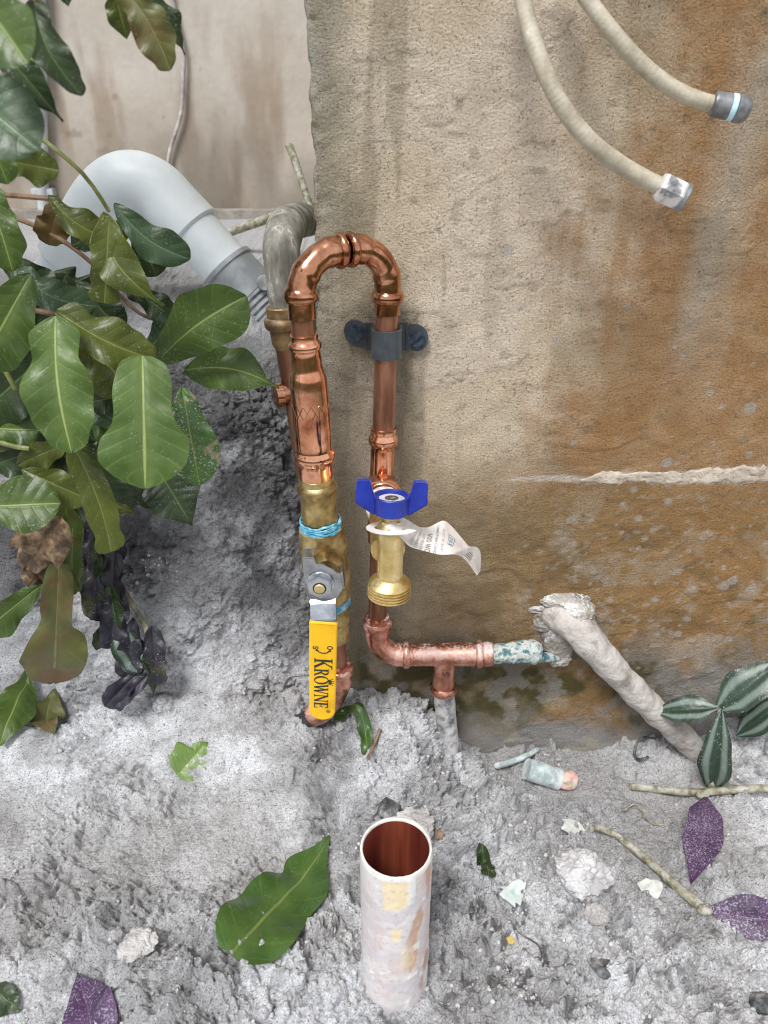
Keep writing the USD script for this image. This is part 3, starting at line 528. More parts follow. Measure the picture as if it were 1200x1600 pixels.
def grid_mesh(gr, flip=False):
    n, m = gr.shape[:2]; i = (np.arange(n - 1)[:, None] * m + np.arange(m - 1)[None]).ravel()
    f = np.vstack([np.stack([i, i + m, i + m + 1], 1), np.stack([i, i + m + 1, i + 1], 1)])
    return trimesh.Trimesh(gr.reshape(-1, 3), f[:, ::-1] if flip else f, process=False)
out('mortar_joint', grid_mesh(grid, True), 'white_mortar', wall, smooth=True, label='cracked white mortar filling a level joint in the wall')

# ------------------------------------------------------------------ the wall at the back
YB = 1.1
zb = spread(.40, 1.25, .006, -.4, 3.4, 1.25); xb = spread(-.95, .05, .006, -6, .3, 1.25)
B0 = np.stack(np.meshgrid(xb, [YB], zb, indexing='ij'), -1)[:, 0]
bn = fbm(B0 * 6, 4, 81)
Bm = B0.copy(); Bm[..., 1] += .004 * (bn - .5)
bc = lerp(V([.50, .455, .405]), V([.54, .50, .46]), sstep(.4, .6, bn)[..., None])
run = fbm(B0 * V([26, 1, 4.0]), 4, 82); hgt = B0[..., 2]
bc = lerp(bc, V([.28, .21, .15]), (sstep(.50, .72, run) * sstep(1.05, .75, hgt) * .75)[..., None])
bc = lerp(bc, V([.22, .19, .155]), (sstep(.46, .68, fbm(B0 * V([14, 1, 3]) + 3, 4, 83)) * sstep(.86, .62, hgt) * sstep(-.62, -.3, B0[..., 0]) * .85)[..., None])
bc = lerp(bc, V([.40, .33, .26]), (sstep(.90, .6, hgt) * .4)[..., None])
bc = lerp(bc, V([.20, .15, .11]), (sstep(.74, .80, fbm(B0 * V([40, 1, 28]), 3, 84)) * .5)[..., None])
bc = lerp(bc, V([.17, .14, .11]), (np.exp(-((B0[..., 0] + .37) / .16) ** 2) * sstep(.84, .62, hgt + .12 * (run - .5)) * sstep(.40, .62, run) * .8)[..., None])
bc = lerp(bc, V([.24, .215, .18]), (sstep(.80, .58, hgt + .10 * (bn - .5)) * sstep(.30, .62, fbm(B0 * V([9, 1, 4]) + 9, 4, 86)) * .7)[..., None])
bc = bc * V([.86, .85, .83]) * (.93 + .14 * fbm(B0 * 120, 3, 85))[..., None]
n_, m_ = B0.shape[:2]; ii = (np.arange(n_ - 1)[:, None] * m_ + np.arange(m_ - 1)[None]).ravel()
bw_ = thing('back_wall', 'cream painted wall with brown drip stains, set back behind the leaves', 'wall')
out('wall_face', (Bm.reshape(-1, 3), np.vstack([np.stack([ii, ii + m_, ii + m_ + 1], 1), np.stack([ii, ii + m_ + 1, ii + 1], 1)])), 'painted_wall', bw_, smooth=True, tint=bc.reshape(-1, 3))
out('wall_body', trimesh.creation.box(bounds=[[-6, YB + .02, -.4], [.3, YB + .2, 3.39]]), 'back_paint_plain', bw_, smooth=False)
out('footing', rbox(1.4, .04, .05, .006, (-.5, YB - .02, .540)), 'old_footing', bw_)
c0 = [P(a, b, YB - .02) for a, b in [(60, -40), (63, 100), (66, 250), (72, 420)]]
cd = thing('conduit_pipe', 'thin grey pipe running down the cream back wall behind the leaves', 'pipe')
out('pipe', sweep(spline(c0, 30), .0125, 20), 'conduit_grey', cd)
for py in (40, 300): 
    c = P(np.interp(py, [-40, 420], [60, 72]), py, YB - .012); out('pipe_strap', rbox(.05, .03, .018, .004, c), 'conduit_grey', cd)
cab = out('hanging_cable', sweep(spline([P(a, b, YB - .012) for a, b in [(262, -40), (268, -5), (279, 40), (287, 85), (286, 130), (284, 170), (275, 205), (266, 235), (262, 262), (258, 300)]], 80), .0042, 12), 'cable_grey')
tag(cab, 'thin grey cable hanging down the cream wall into the white drain bend', 'cable')
cab = out('hanging_cable', sweep(spline([P(a, b, YB - .012) for a, b in [(-40, 85), (0, 112), (28, 130), (36, 165), (40, 195), (62, 225)]], 50), .006, 12), 'hose_braid')
tag(cab, 'cream cable crossing the back wall at the far left between leaves', 'cable')

# ------------------------------------------------------------------ white drain bend
dr = thing('drain_pipe', 'white plastic drain bend arching over the soil bank left of the wall', 'drain pipe')
YD = .33
dpx = [(-70, 660), (10, 545), (56, 482), (100, 415), (136, 352), (166, 306), (203, 285), (242, 297), (268, 323), (296, 354), (332, 394), (370, 437), (412, 482), (450, 525)]
dp = Path(spline([P(a, b, YD - .05 * max(0, (a - 250) / 200)) for a, b in dpx], 200))
def s_of(path, px, Yfun=None):      # arc length where the path passes the column px
    q = path.p - V([0, -D, H]); dz = q[:, 1] * math.cos(PITCH) - q[:, 2] * math.sin(PITCH); return float(np.interp(px, 600 + 1200 * q[:, 0] / dz, path.s))
sA, sB, sC_, sD, sE = (s_of(dp, k) for k in (104, 302, 312, 354, 396))
R = .0348
out('elbow', profile(dp, [(sA - .004, R), (sA, R + .0055), (sA + .05, R + .0045), (sB - .05, R + .004), (sB, R + .0055), (sB + .003, R + .001)], 56, .004), 'pvc_white', dr)
out('inlet_pipe', profile(dp, [(0, R - .002), (sA + .01, R - .002)], 48, .005), 'pvc_white', dr)
out('outlet_pipe', profile(dp, [(sB - .01, R), (sD, R)], 48, .004), 'pvc_white', dr)
out('coupling', profile(dp, [(sD - .003, R + .001), (sD - .002, R + .006), (sD + .004, R + .0062), (sD + .006, R + .0035), (sE, R + .0035)], 56, .003), 'pvc_grey', dr)
out('collar_ridges', profile(dp, sum([[(sE + k * .008, R + .0005), (sE + k * .008 + .001, R + .0045), (sE + k * .008 + .005, R + .0045), (sE + k * .008 + .006, R + .0005)] for k in range(6)], []) + [(sE + .05, R)], 56, .002), 'pvc_dirty', dr)
c = P(397, 452, .255); 
pw = dp.at(s_of(dp, 388)); dv = unit(V([0, -D, H]) - pw); out('raised_boss', sweep([pw + dv * .034 + V([.022, 0, .012]), pw + dv * .043 + V([.022, 0, .012])], [.010, .009], 24), 'pvc_dirty', dr)

# ------------------------------------------------------------------ grey painted riser behind the loop
gr = thing('grey_riser', 'grey painted pipe elbow on a tarnished copper riser behind the copper loop', 'pipe', P(440, 480, .05))
gax = Path(spline([P(445, 492, .052), P(444, 455, .052), P(441, 415, .053), P(440, 385, .056), P(444, 362, .075), P(452, 350, .115), P(466, 345, .18), P(480, 345, .26)], 90))
out('grey_elbow', profile(gax, [(0, .0140), (.012, .0155), (.02, .0175), (.06, .0192), (.11, .0195), (.15, .0195), (gax.L, .019)], 44, .004, wob=(.003, 60, 3)), 'painted_pipe', gr)
bax = Path([P(438, 470, .048), P(443, 520, .048), P(452, 575, .045), P(463, 640, .04), P(478, 740, .03), P(505, 900, .01), P(512, 1000, .0)])
def spy(path, py):
    q = path.p - V([0, -D, H]); dz = q[:, 1] * math.cos(PITCH) - q[:, 2] * math.sin(PITCH); dn = -q[:, 1] * math.sin(PITCH) - q[:, 2] * math.cos(PITCH)
    return float(np.interp(py, 800 + 1200 * dn / dz, path.s))
s = lambda py: spy(bax, py)
out('collar', profile(bax, [(s(478), .0145), (s(480), .0158), (s(494), .0158)] + bead(s(504), .0155, .004, .013) + [(s(514), .0145), (s(535), .0140), (s(545), .0115)], 40), 'brass_old', gr)
out('riser_pipe', profile(bax, [(s(540), .0112), (s(720), .0112), (s(1000), .0112)], 36), 'copper_brown', gr)
q = bax.at(s(612)); out('side_outlet', profile(Path([q, q + V([-.026, -.012, -.002])]), [(0, .011), (.012, .011), (.013, .0135), (.021, .0135), (.022, .011)], 32), 'copper_worn', gr)

# ------------------------------------------------------------------ the copper pipework
pw_ = thing('copper_pipework', 'copper pipework looping over at the top with a ball valve and a brass tap', 'pipework', P(590, 1022, -.028))
lpx = [(500, 472.5), (640, 486.0), (745, 493.5), (850, 504.5), (1010, 525.5), (1060, 530)]
def LA(py): 
    return P(np.interp(py, [a for a, _ in lpx], [b for _, b in lpx]) if py > 500 else 472.5 + (py - 500) * .06, py, np.interp(py, [440, 1060], [-.078, -.062]))
lax = Path([LA(p) for p in np.linspace(440, 1060, 120)])
def lprof(stations):      # (row in the picture, width in the picture) -> (arc length, radius)
    return [(spy(lax, py), w / 2 / 1200 * depth(500, py, np.interp(py, [440, 1060], [-.078, -.062]))) for py, w in stations]
def RA(py): return P(605 - (py - 490) * .0322, py, -.028)
rax = Path([RA(p) for p in np.linspace(430, 1010, 120)])
def rprof(stations): return [(spy(rax, py), w / 2 / 1200 * depth(600, py, -.028)) for py, w in stations]
# top loop
A0, B0_ = LA(452), RA(452); mid = (A0 + B0_) / 2; dirx = unit((B0_ - A0) * V([1, 1, 0])); half = np.linalg.norm((B0_ - A0)[:2]) / 2
ztop_ = P(543, 391, mid[1])[2]
def corner(p, side, Rr):
    """Quarter bend from the riser up to the level middle of the loop."""
    c = V([p[0], p[1], ztop_ - Rr]) + dirx * side * Rr
    return [c - dirx * side * Rr * math.cos(a) + V([0, 0, Rr * math.sin(a)]) for a in np.linspace(0, math.pi / 2, 30)]
Rr = .036
up1 = LA(497); up2 = RA(490)
topL = LA(462); topR = RA(462)
cl_, cr_ = corner(topL, 1, Rr), corner(topR, -1, Rr)
e1 = Path([LA(498), LA(470)] + cl_ + [mid * V([1, 1, 0]) + V([0, 0, ztop_]) - dirx * .001])
e2 = Path([RA(491), RA(466)] + cr_ + [mid * V([1, 1, 0]) + V([0, 0, ztop_]) + dirx * .001])
ro = .0128
sb1 = spy(Path(e1.p[:4]), 463); 
def elbow_prof(e, sb, tail=.0):
    return [(0, ro - .0012), (.0008, ro - .0002), (sb - .010, ro - .0002)] + bead(sb, ro, .0030, .011) + [(sb + .011, ro + .0002), (sb + .014, ro - .0003), (sb + .021, ro + .0008), (sb + .026, ro - .0004), (e.L - .021, ro - .0004), (e.L - .018, ro + .0008), (e.L - .012, ro + .0006)] + bead(e.L - .0045, ro, .0030, .0075) + [(e.L - .0003, ro)]
out('elbow', profile(e1, elbow_prof(e1, .0205), 48, .003), 'copper_worn', pw_)
out('elbow', profile(e2, elbow_prof(e2, .0165), 48, .003), 'copper_worn', pw_)
# left riser
out('pipe', profile(lax, lprof([(490, 37), (530, 37.5)]), 44), 'copper_brown', pw_)
out('reducing_coupling', profile(lax, lprof([(521, 38), (522, 44), (527, 44.5), (530, 43), (533, 46), (535, 50), (538, 52.5), (542, 52.5), (545, 50), (548, 46.5), (556, 47), (560, 48.5), (571, 48.5), (578, 51), (586, 56), (592, 58.5), (600, 59.5), (650, 59), (690, 58.5), (699, 57), (703, 61), (706, 65), (710, 66.5), (714, 66), (717, 62), (720, 57.5), (726, 56), (743, 55), (744.5, 52)]), 56), 'copper_bright', pw_)
# faint scored crosses on the coupling
zig = []
for j in range(2):
    pts = []
    for k in range(41):
        a = k / 40; py = 625 + j * 0 + 22 * abs((a * 3 + .5 * j) % 1 * 2 - 1); ang = -1.25 + 2.5 * a
        s0 = spy(lax, py); p = lax.at(s0); t_, u_, w_ = frames(lax.at(V([s0 - .001, s0, s0 + .001]))); vdir = unit((V([0, -D, H]) - p) - t_[1] * np.dot(V([0, -D, H]) - p, t_[1])); sd = np.cross(t_[1], vdir)
        r_ = 59.2 / 2 / 1200 * depth(500, py, -.073); pts.append(p + (vdir * math.cos(ang) + sd * math.sin(ang)) * (r_ + .00005))
    zig.append(sweep(pts, .00035, 5))
out('scored_pattern', zig, 'copper_worn', pw_)
# ball valve
vb = out('ball_valve', [profile(lax, lprof([(742, 50), (744, 54.5), (748, 55), (753, 54.5), (756, 60), (759, 63.5), (763, 63.5), (766, 60), (769, 56), (786, 55.5), (797, 56), (799, 57.5), (812, 57.5), (815, 54)]), 56),
        profile(lax, lprof([(822, 58), (824, 69), (830, 71), (846, 72), (849, 76), (853, 76), (856, 72.5), (880, 73), (900, 72), (922, 69), (928, 66), (933, 62), (940, 56), (944, 47), (947, 46.5), (956, 46), (960, 50), (964, 53), (968, 53), (972, 49.5), (975, 45.5), (997, 44.5), (998, 40)]), 56)], 'brass_dull', pw_, label='dull brass ball valve with a yellow lever')
for py, w, hgt_ in ((818, 68, 5.), (938, 66, 3.2)):
    ss = spy(lax, py); r_ = w / 2 / 1200 * depth(500, py, -.068); turns = []
    for k in range(8):
        sk = ss + (k - 3.5) * .0015 * (hgt_ / 5); p = lax.at(sk); t_, u_, w_ = frames(lax.at(V([sk - .002, sk, sk + .002]))); th = np.linspace(0, 2 * np.pi, 90)
        rr = r_ * .90 + .0014 * (noise(np.stack([np.cos(th) * 5, np.sin(th) * 5, th * 0 + k * 3.1], -1), 3) - .3) ; wob = .0032 * (noise(np.stack([np.cos(th) * 3, np.sin(th) * 3, th * 0 + k * 5.1], -1), 5) - .5)
        turns.append(sweep(p + (np.cos(th) * rr)[:, None] * u_[1] + (np.sin(th) * rr)[:, None] * w_[1] + wob[:, None] * t_[1], .0007 + .0006 * noise(np.stack([th, th * 0, th * 0 + k], -1), 2), 8, False))
    out('thread_tape', turns, 'teal_tape', vb)
# stem, nut and lever
nutp = P(500.5, 913, -.122); up = unit(LA(860) - LA(960)); fwd = V([-.03, -1., -.05]); fwd = unit(fwd - up * np.dot(fwd, up)); axp = nutp - fwd * .055; rt = np.cross(up, -fwd); rt = unit(rt if rt[0] > 0 else -rt)
def vloc(a, b, c): return nutp + rt * a + up * b + fwd * c      # right, up, towards the viewer
out('stem_boss', profile(Path([axp, vloc(.006, .004, -.010)]), [(0, .020), (np.linalg.norm(axp - vloc(.006, .004, -.010)) * .75, .019), (np.linalg.norm(axp - vloc(.006, .004, -.010)), .016)], 40), 'brass_dull', vb)
hexp = Polygon([(.0130 * math.cos(a), .0130 * math.sin(a)) for a in np.arange(6) * math.pi / 3 + .5])
fm = lambda m, o=(0, 0, 0): frame_to(m, vloc(*o), rt, up, fwd)
nut_m = trimesh.util.concatenate([extr(hexp, .0080), extr(hexp.buffer(-.0009), .0092)]); cone = sweep([V([0, 0, 0]), V([0, 0, .0016]), V([0, 0, .0020])], [.0140, .0140, .0136], 40)
out('lock_nut', [fm(nut_m, (0, 0, -.002)), fm(cone, (0, 0, -.0022))], 'nut_steel', vb)
out('nut_recess_shade', fm(extr(Point(0, 0).buffer(.0068, 24), .0003), (0, 0, .0071)), 'opening_black', vb)  # flat black disc painted for the shaded recess round the stem
out('stem', fm(sweep([V([0, 0, 0]), V([0, 0, .0085]), V([0, 0, .0092])], [.0054, .0054, .0046], 24)), 'brass_tap', vb)
plate = Polygon([(-.0135, -.021), (.0135, -.021), (.0215, -.008), (.0225, .010), (.017, .012), (.013, .0165), (.006, .0215), (-.002, .0235), (-.003, .031), (-.0145, .031), (-.016, .004)]).buffer(.001).buffer(-.001)
lv = [fm(extr(plate, .0028), (0, 0, -.0048)), fm(rbox(.0115, .0026, .016, .0008, (-.0088, .0315, -.008))), fm(rbox(.0026, .020, .016, .0008, (.0225, .003, -.009)))]
# bend outwards, then the flat arm
prof_l = [(-.020, -.0034), (-.0235, .0005), (-.0375, .0090), (-.0420, .0100), (-.195, .0150)]
arm = []
for (b0, c0_), (b1, c1_) in zip(prof_l[:-2], prof_l[1:-1]):
    for s_ in (0,):
        L_ = math.hypot(b1 - b0, c1_ - c0_); m = rbox(.0265, L_ + .0016, .0028, .0007); dirv = unit(V([0, b1 - b0, c1_ - c0_])); nn = V([0, -dirv[2], dirv[1]]); nn = nn if nn[2] > 0 else -nn
        arm.append(fm(frame_to(m, ((0), (b0 + b1) / 2, (c0_ + c1_) / 2), V([1., 0, 0]), dirv, nn)))
out('lever', lv + arm, 'steel', vb)
zg = [vloc(0, -.0515, .013), None]
gp1 = P(503.5, 1121, -.1135); gtop = vloc(0, -.0385, .0100); gd = unit(gp1 - gtop); gl_ = np.linalg.norm(gp1 - gtop); gn = unit(fwd - gd * np.dot(fwd, gd)); gr_ = unit(np.cross(gd, gn)); gr_ = gr_ if gr_[0] > 0 else -gr_
gpoly = unary_union([sbox(-.0143, 0, .0143, gl_ - .0143), Point(0, gl_ - .0143).buffer(.0143, 24)]).buffer(-.0012).buffer(.0012)
def grip_mesh():
    layers = [(-.0038, -.0014), (-.0034, -.0004), (-.0024, 0), (.0024, 0), (.0034, -.0004), (.0039, -.0014)]
    ms = []; ring0 = None; vs = []; n_ = 160
    for zz, off in layers:
        r = gpoly.buffer(off).exterior; pts = V([r.interpolate(k / n_, normalized=True).coords[0] for k in range(n_)]); vs.append(np.c_[pts, np.full(n_, zz)])
    v = np.vstack(vs); f = []
    for k in range(len(layers) - 1):
        for j in range(n_): a = k * n_ + j; b = k * n_ + (j + 1) % n_; f += [(a, b, b + n_), (a, b + n_, a + n_)]
    t0 = trimesh.creation.triangulate_polygon(Polygon(vs[-1][:, :2]), engine='earcut'); b0 = len(v)
    v = np.vstack([v, np.c_[t0[0], np.full(len(t0[0]), layers[-1][0])], np.c_[t0[0], np.full(len(t0[0]), layers[0][0])]])
    f = np.vstack([f, t0[1] + b0, t0[1][:, ::-1] + b0 + len(t0[0])])
    return trimesh.Trimesh(v, f, process=False)
out('grip', frame_to(grip_mesh(), gtop, gr_, gd, gn), 'yellow_vinyl', vb, smooth=50, label='yellow vinyl grip printed KROWNE with an arrow')
# lettering, reads down the grip, tops of the letters to the right
def st(p, q, w): return LineString([p, q]).buffer(w / 2, cap_style=2)
def serif(x, y, w=.2, t=.055): return sbox(x - w / 2, y - t / 2, x + w / 2, y + t / 2)
T_, t_n = .15, .06
letters = {
 'K': (.82, [sbox(.1, 0, .25, 1), serif(.175, .03, .34), serif(.175, .97, .34), st((.24, .42), (.66, .97), .07), st((.32, .52), (.68, .02), .15), serif(.66, .97, .28), serif(.70, .03, .30)]),
 'R': (.74, [sbox(.1, 0, .25, 1), serif(.175, .03, .32), serif(.15, .97, .25), Polygon([(.2, 1), (.42, 1), (.6, .9), (.62, .72), (.5, .53), (.36, .47), (.2, .47)]).difference(Polygon([(.25, .93), (.38, .93), (.46, .85), (.47, .7), (.4, .56), (.25, .54)])), st((.36, .5), (.62, .02), .14), serif(.66, .03, .2)]),
 'O': (.86, [Point(0, 0).buffer(1, 32)]),
 'W': (1.06, [st((.12, .98), (.34, .0), .14), st((.34, .02), (.54, .95), .06), st((.5, .98), (.72, .0), .14), st((.72, .02), (.94, .95), .06), serif(.12, .97, .26), serif(.5, .97, .22), serif(.94, .97, .24)]),
 'N': (.86, [st((.16, 0), (.16, 1), .06), st((.14, .97), (.7, .02), .15), st((.7, 0), (.7, 1), .06), serif(.16, .03, .24), serif(.12, .97, .22), serif(.7, .97, .24)]),
 'E': (.68, [sbox(.1, 0, .25, 1), sbox(.05, 0, .58, .065), sbox(.05, .935, .56, 1), sbox(.2, .47, .44, .53), sbox(.525, 0, .585, .24), sbox(.51, .78, .56, 1), sbox(.41, .38, .46, .62)])}
from shapely import affinity as AF
pieces = []; cx = 0; o_at = None
ltot = []
for ch, hs in zip('KROWNE', (1.0, .80, .80, .80, .80, .80)):
    w_, ps = letters[ch]
    if ch == 'O':
        e = AF.scale(Point(0, 0).buffer(1, 32), .41, .51).difference(AF.rotate(AF.scale(Point(0, 0).buffer(1, 32), .26, .45), 8)); u_ = AF.translate(e, .43, .5); o_at = cx + .43 * hs
    else: u_ = unary_union(ps)
    pieces.append(AF.translate(AF.scale(u_, hs, hs, origin=(0, 0)), cx, 0)); cx += w_ * hs * .97
crown = unary_union([Polygon([(-.16, 0), (.16, 0), (.25, .22), (.12, .09), (.085, .27), (.0, .09), (-.085, .27), (-.12, .09), (-.25, .22)]), Point(.25, .24).buffer(.025), Point(-.25, .24).buffer(.025), Point(.085, .29).buffer(.025), Point(-.085, .29).buffer(.025), Point(0, .16).buffer(.03)])
pieces.append(AF.translate(crown, o_at + .12, .80))
LS = .53 * gl_ / cx            # the word takes this length
def put(poly_mesh, along, across, name, matname, rot90=True):
    """x of the lettering runs down the grip, its tops face right."""
    return frame_to(poly_mesh, gtop + gd * along + gr_ * across + gn * .00385, gd, gr_, gn)
word = extr(unary_union(pieces), .0004 / LS); word.apply_scale(LS)
k_ = gl_ / .157
inks = [put(word, .335 * gl_, -.0088, '', '')]
reg = extr(unary_union([Point(0, 0).buffer(.0024, 20).difference(Point(0, 0).buffer(.0019, 20))]), .0003)
inks.append(put(reg, .893 * gl_, .0068, '', ''))
rt_ = meshkit.text_mesh('R', .0024, .0003); inks.append(put(rt_, .893 * gl_ - .0008, .0056, '', ''))
inks.append(put(meshkit.text_mesh('S', .0056, .0003, True), .215 * gl_, -.0103, '', '')); inks.append(put(meshkit.text_mesh('O', .0056, .0003, True), .205 * gl_, .0046, '', ''))
arcp = [(.0070 * math.cos(a), .0070 * math.sin(a)) for a in np.linspace(-1.15, 1.15, 30)]
arrow = unary_union([LineString(arcp).buffer(.00065), Polygon([(.0044, .0084), (.0012, .0072), (.0040, .0045)]), Polygon([(.0044, -.0084), (.0012, -.0072), (.0040, -.0045)])])
inks.append(put(extr(arrow, .0003), .235 * gl_, .0005, '', ''))
out('lettering', inks, 'black_ink', vb, smooth=False)
# lower left riser
out('pipe', profile(lax, lprof([(990, 30), (1045, 29.5)]), 40), 'copper_brown', pw_)
el = Path(spline([LA(1034), LA(1048), LA(1056), P(527, 1072, -.055), P(518, 1092, -.052), P(503, 1108, -.046), P(487, 1119, -.044), P(472, 1128, -.042)], 60))
rel = .0142
out('elbow', profile(el, [(0, rel - .003), (.001, rel), (.004, rel)] + bead(.012, rel, .0035, .011) + [(.02, rel), (.03, rel + .001), (.055, rel + .001), (.085, rel), (.089, rel + .002), (.10, rel + .002), (min(.112, el.L), rel)], 44, .003), 'copper_dusty', pw_)
dk = P(470, 1114, -.022)
out('pipe', profile(Path([el.at(el.L - .02), el.at(el.L), el.at(el.L) + V([-.03, .01, -.02])]), [(0, .0110), (.024, .0110)], 32), 'opening_black', pw_, label='black pipe end in the soil standing for the dark opening of the copper elbow')  # black stub painted for the shaded hole at the copper end
# right riser
out('pipe', profile(rax, rprof([(485, 34.5), (675, 34.5)]), 44), 'copper_brown', pw_)
tx = -.0
tee1 = profile(rax, rprof([(667, 35), (668, 40), (673, 41.5), (677, 39.5), (680, 42.5), (683, 46), (686, 47), (690, 46.5), (693, 43), (696, 38.5), (712, 38), (740, 38), (790, 37), (812, 36.5), (818, 40), (823, 43.5), (828, 43), (833, 38), (845, 37.5), (846, 34)]), 48)
tapY = -.150
inl = RA(752); bib = P(606, 840, tapY); bib[2] = inl[2] - .012; bib[0] = P(606, 833, tapY)[0]
br = Path([inl, inl * .5 + bib * .5, bib])
dirb = unit(bib - inl); Lb = np.linalg.norm(bib - inl)
out('tee', [tee1, profile(br, [(0, .0150), (.018, .0152), (.021, .0185), (.026, .0195), (.031, .0185), (.033, .0168), (.038, .0168)], 44)], 'copper_bright', pw_)
out('thread_paste', profile(br, [(.036, .0155), (.038, .0172), (.045, .0178), (.052, .0170), (.056, .0178), (.060, .0160)], 44, .002, wob=(.003, 220, 4)), 'thread_paste', pw_)
# the tap
TX = P(604, 916, tapY); ax_top = P(611, 800, tapY)
zt = P(604, 927, tapY)[2]
xx = bib[0]
def tz(py): return P(606, py, tapY)[2]
tap_ax = Path([V([xx + .001, tapY, tz(945)]), V([xx + .004, tapY, tz(760)])])
def tprof(st_): return [(float(np.interp(tz(py), tap_ax.p[:, 2], tap_ax.s)), w / 2 / 1200 * depth(606, py, tapY)) for py, w in st_]
body = [profile(br, [(.055, .0150), (.075, .0155), (Lb, .0160)], 40), profile(tap_ax, tprof([(906, 36), (900, 41), (885, 40.5), (862, 40.5), (852, 41.5), (844, 44), (836, 46), (828, 46), (822, 43), (818, 33), (812, 27), (806, 26)]), 48)]
tapb = out('hose_tap', body, 'brass_tap', pw_, label='brass hose tap with a blue wing handle')
thr = [(930, 44), (931, 61), (929, 65)]
z0, z1 = 929., 909.
st_ = [(930.5, 52), (929.5, 62)]
for k in range(4): c = 928 - k * 4.2; st_ += [(c, 68), (c - 1.5, 68), (c - 2.3, 63), (c - 3.4, 63)]
st_ += [(911, 67), (909, 65), (905, 54), (901, 44), (900, 40)]
out('threaded_outlet', profile(tap_ax, tprof(st_), 56, .002), 'brass_tap', tapb)
out('outlet_bore_shade', profile(tap_ax, tprof([(931.5, 46), (930.8, 46)]), 40), 'opening_black', tapb)  # thin black disc stands for the shade inside the open outlet
# the blue wing handle
hc = P(611.5, 790, tapY); hax = unit(V([.03, .10, 1.0])); hx = unit(V([1, 0, -.01]) - hax * np.dot(V([1, 0, -.01]), hax)); hy = np.cross(hax, hx)
k = depth(611, 790, tapY) / 1200
rr_o, hh = 29.5 * k, 33 * k
cup = trimesh.creation.revolve(np.array([(0, -hh * .42), (rr_o * .74, -hh * .42), (rr_o * .86, -hh * .40), (rr_o * .93, -hh * .3), (rr_o * .97, hh * .40), (rr_o, hh * .5), (rr_o * .97, hh * .53), (rr_o * .86, hh * .53), (rr_o * .82, hh * .47), (rr_o * .80, hh * .30), (0, hh * .30)]), sections=64)
def wing(sg):
    pr = Polygon([(20 * k, -12 * k), (29 * k, -13 * k), (54 * k, 4 * k), (56 * k, 8 * k), (55 * k, 39 * k), (52 * k, 41.5 * k), (35 * k, 41.5 * k), (33 * k, 39 * k), (28 * k, 19 * k), (24 * k, 15 * k), (20 * k, 14 * k)]).buffer(.0008).buffer(-.0008)
    if sg < 0: pr = AF.scale(pr, -1, 1, origin=(0, 0))
    inner = extr(pr, 12.5 * k); inner.apply_translation((0, 0, -6.25 * k)); a = extr(pr.buffer(-.0009), 15 * k); a.apply_translation((0, 0, -7.5 * k))
    m = trimesh.util.concatenate([inner, a]); v = m.vertices; m.vertices = np.c_[v[:, 0], -v[:, 2], v[:, 1]]; m.fix_normals() if False else None; return m
hand = trimesh.util.concatenate([cup, wing(1), wing(-1)])
out('wing_handle', frame_to(hand, hc, hx, hy, hax), 'blue_plastic', tapb, smooth=32, label='blue plastic wing handle')
out('handle_plate', frame_to(trimesh.creation.revolve(np.array([(0, hh * .36), (rr_o * .70, hh * .36), (rr_o * .78, hh * .31), (rr_o * .79, hh * .25)]), sections=48), hc, hx, hy, hax), 'silver_plate', tapb)
out('handle_screw', frame_to(trimesh.util.concatenate([trimesh.creation.revolve(np.array([(0, hh * .47), (rr_o * .14, hh * .46), (rr_o * .22, hh * .42), (rr_o * .23, hh * .34)]), sections=28), extr(Point(0, 0).buffer(rr_o * .36, 20).difference(Point(0, 0).buffer(rr_o * .26, 20)), hh * .04).apply_translation((0, 0, hh * .36))]), hc, hx, hy, hax), 'steel', tapb)
out('packing_nut', profile(tap_ax, tprof([(822, 30), (821, 33), (812, 33), (811, 24), (800, 22)]), 6), 'brass_tap', tapb, smooth=False)
# lower run
out('pipe', profile(rax, rprof([(840, 30), (985, 28.5)]), 40), 'copper_brown', pw_)
lowL, lowR = P(588.5, 1000, -.028), P(640, 1022.5, -.028)
zc_ = P(640, 1023, -.028)[2]; xe = RA(985)[0]; Rb = .030; cen = V([xe + Rb, -.028, zc_ + Rb])
arcl = [cen + V([-Rb * math.cos(a), 0, -Rb * math.sin(a)]) for a in np.linspace(0, math.pi / 2, 30)]
el2 = Path([V([xe + .0002, -.028, cen[2] + (RA(962)[2] - RA(985)[2]) + .006]), V([xe + .0001, -.028, cen[2] + .004])] + arcl + [V([P(646, 1023, -.028)[0], -.028, zc_])])
rb_ = .0140
out('elbow', profile(el2, [(0, rb_ - .003), (.0008, rb_), (.004, rb_)] + bead(.0115, rb_, .0035, .011) + [(.018, rb_), (.024, rb_ + .0006), (.03, rb_ - .0004), (el2.L - .024, rb_ - .0004), (el2.L - .02, rb_ + .0006), (el2.L - .015, rb_)] + bead(el2.L - .0085, rb_, .0028, .009) + [(el2.L - .003, rb_), (el2.L - .0003, rb_ - .001)], 48, .003), 'copper_dusty', pw_)
xl, xr2 = P(645, 1023, -.028)[0], P(770, 1022, -.028)[0]
hx_ = Path([V([xl, -.028, zc_]), V([xr2, -.028, zc_ + .001])]); Lt = hx_.L
xbr = P(694.5, 1023, -.028)[0]
vx = Path([V([xbr, -.028, zc_]), V([xbr + .0005, -.029, P(694, 1084, -.029)[2]])])
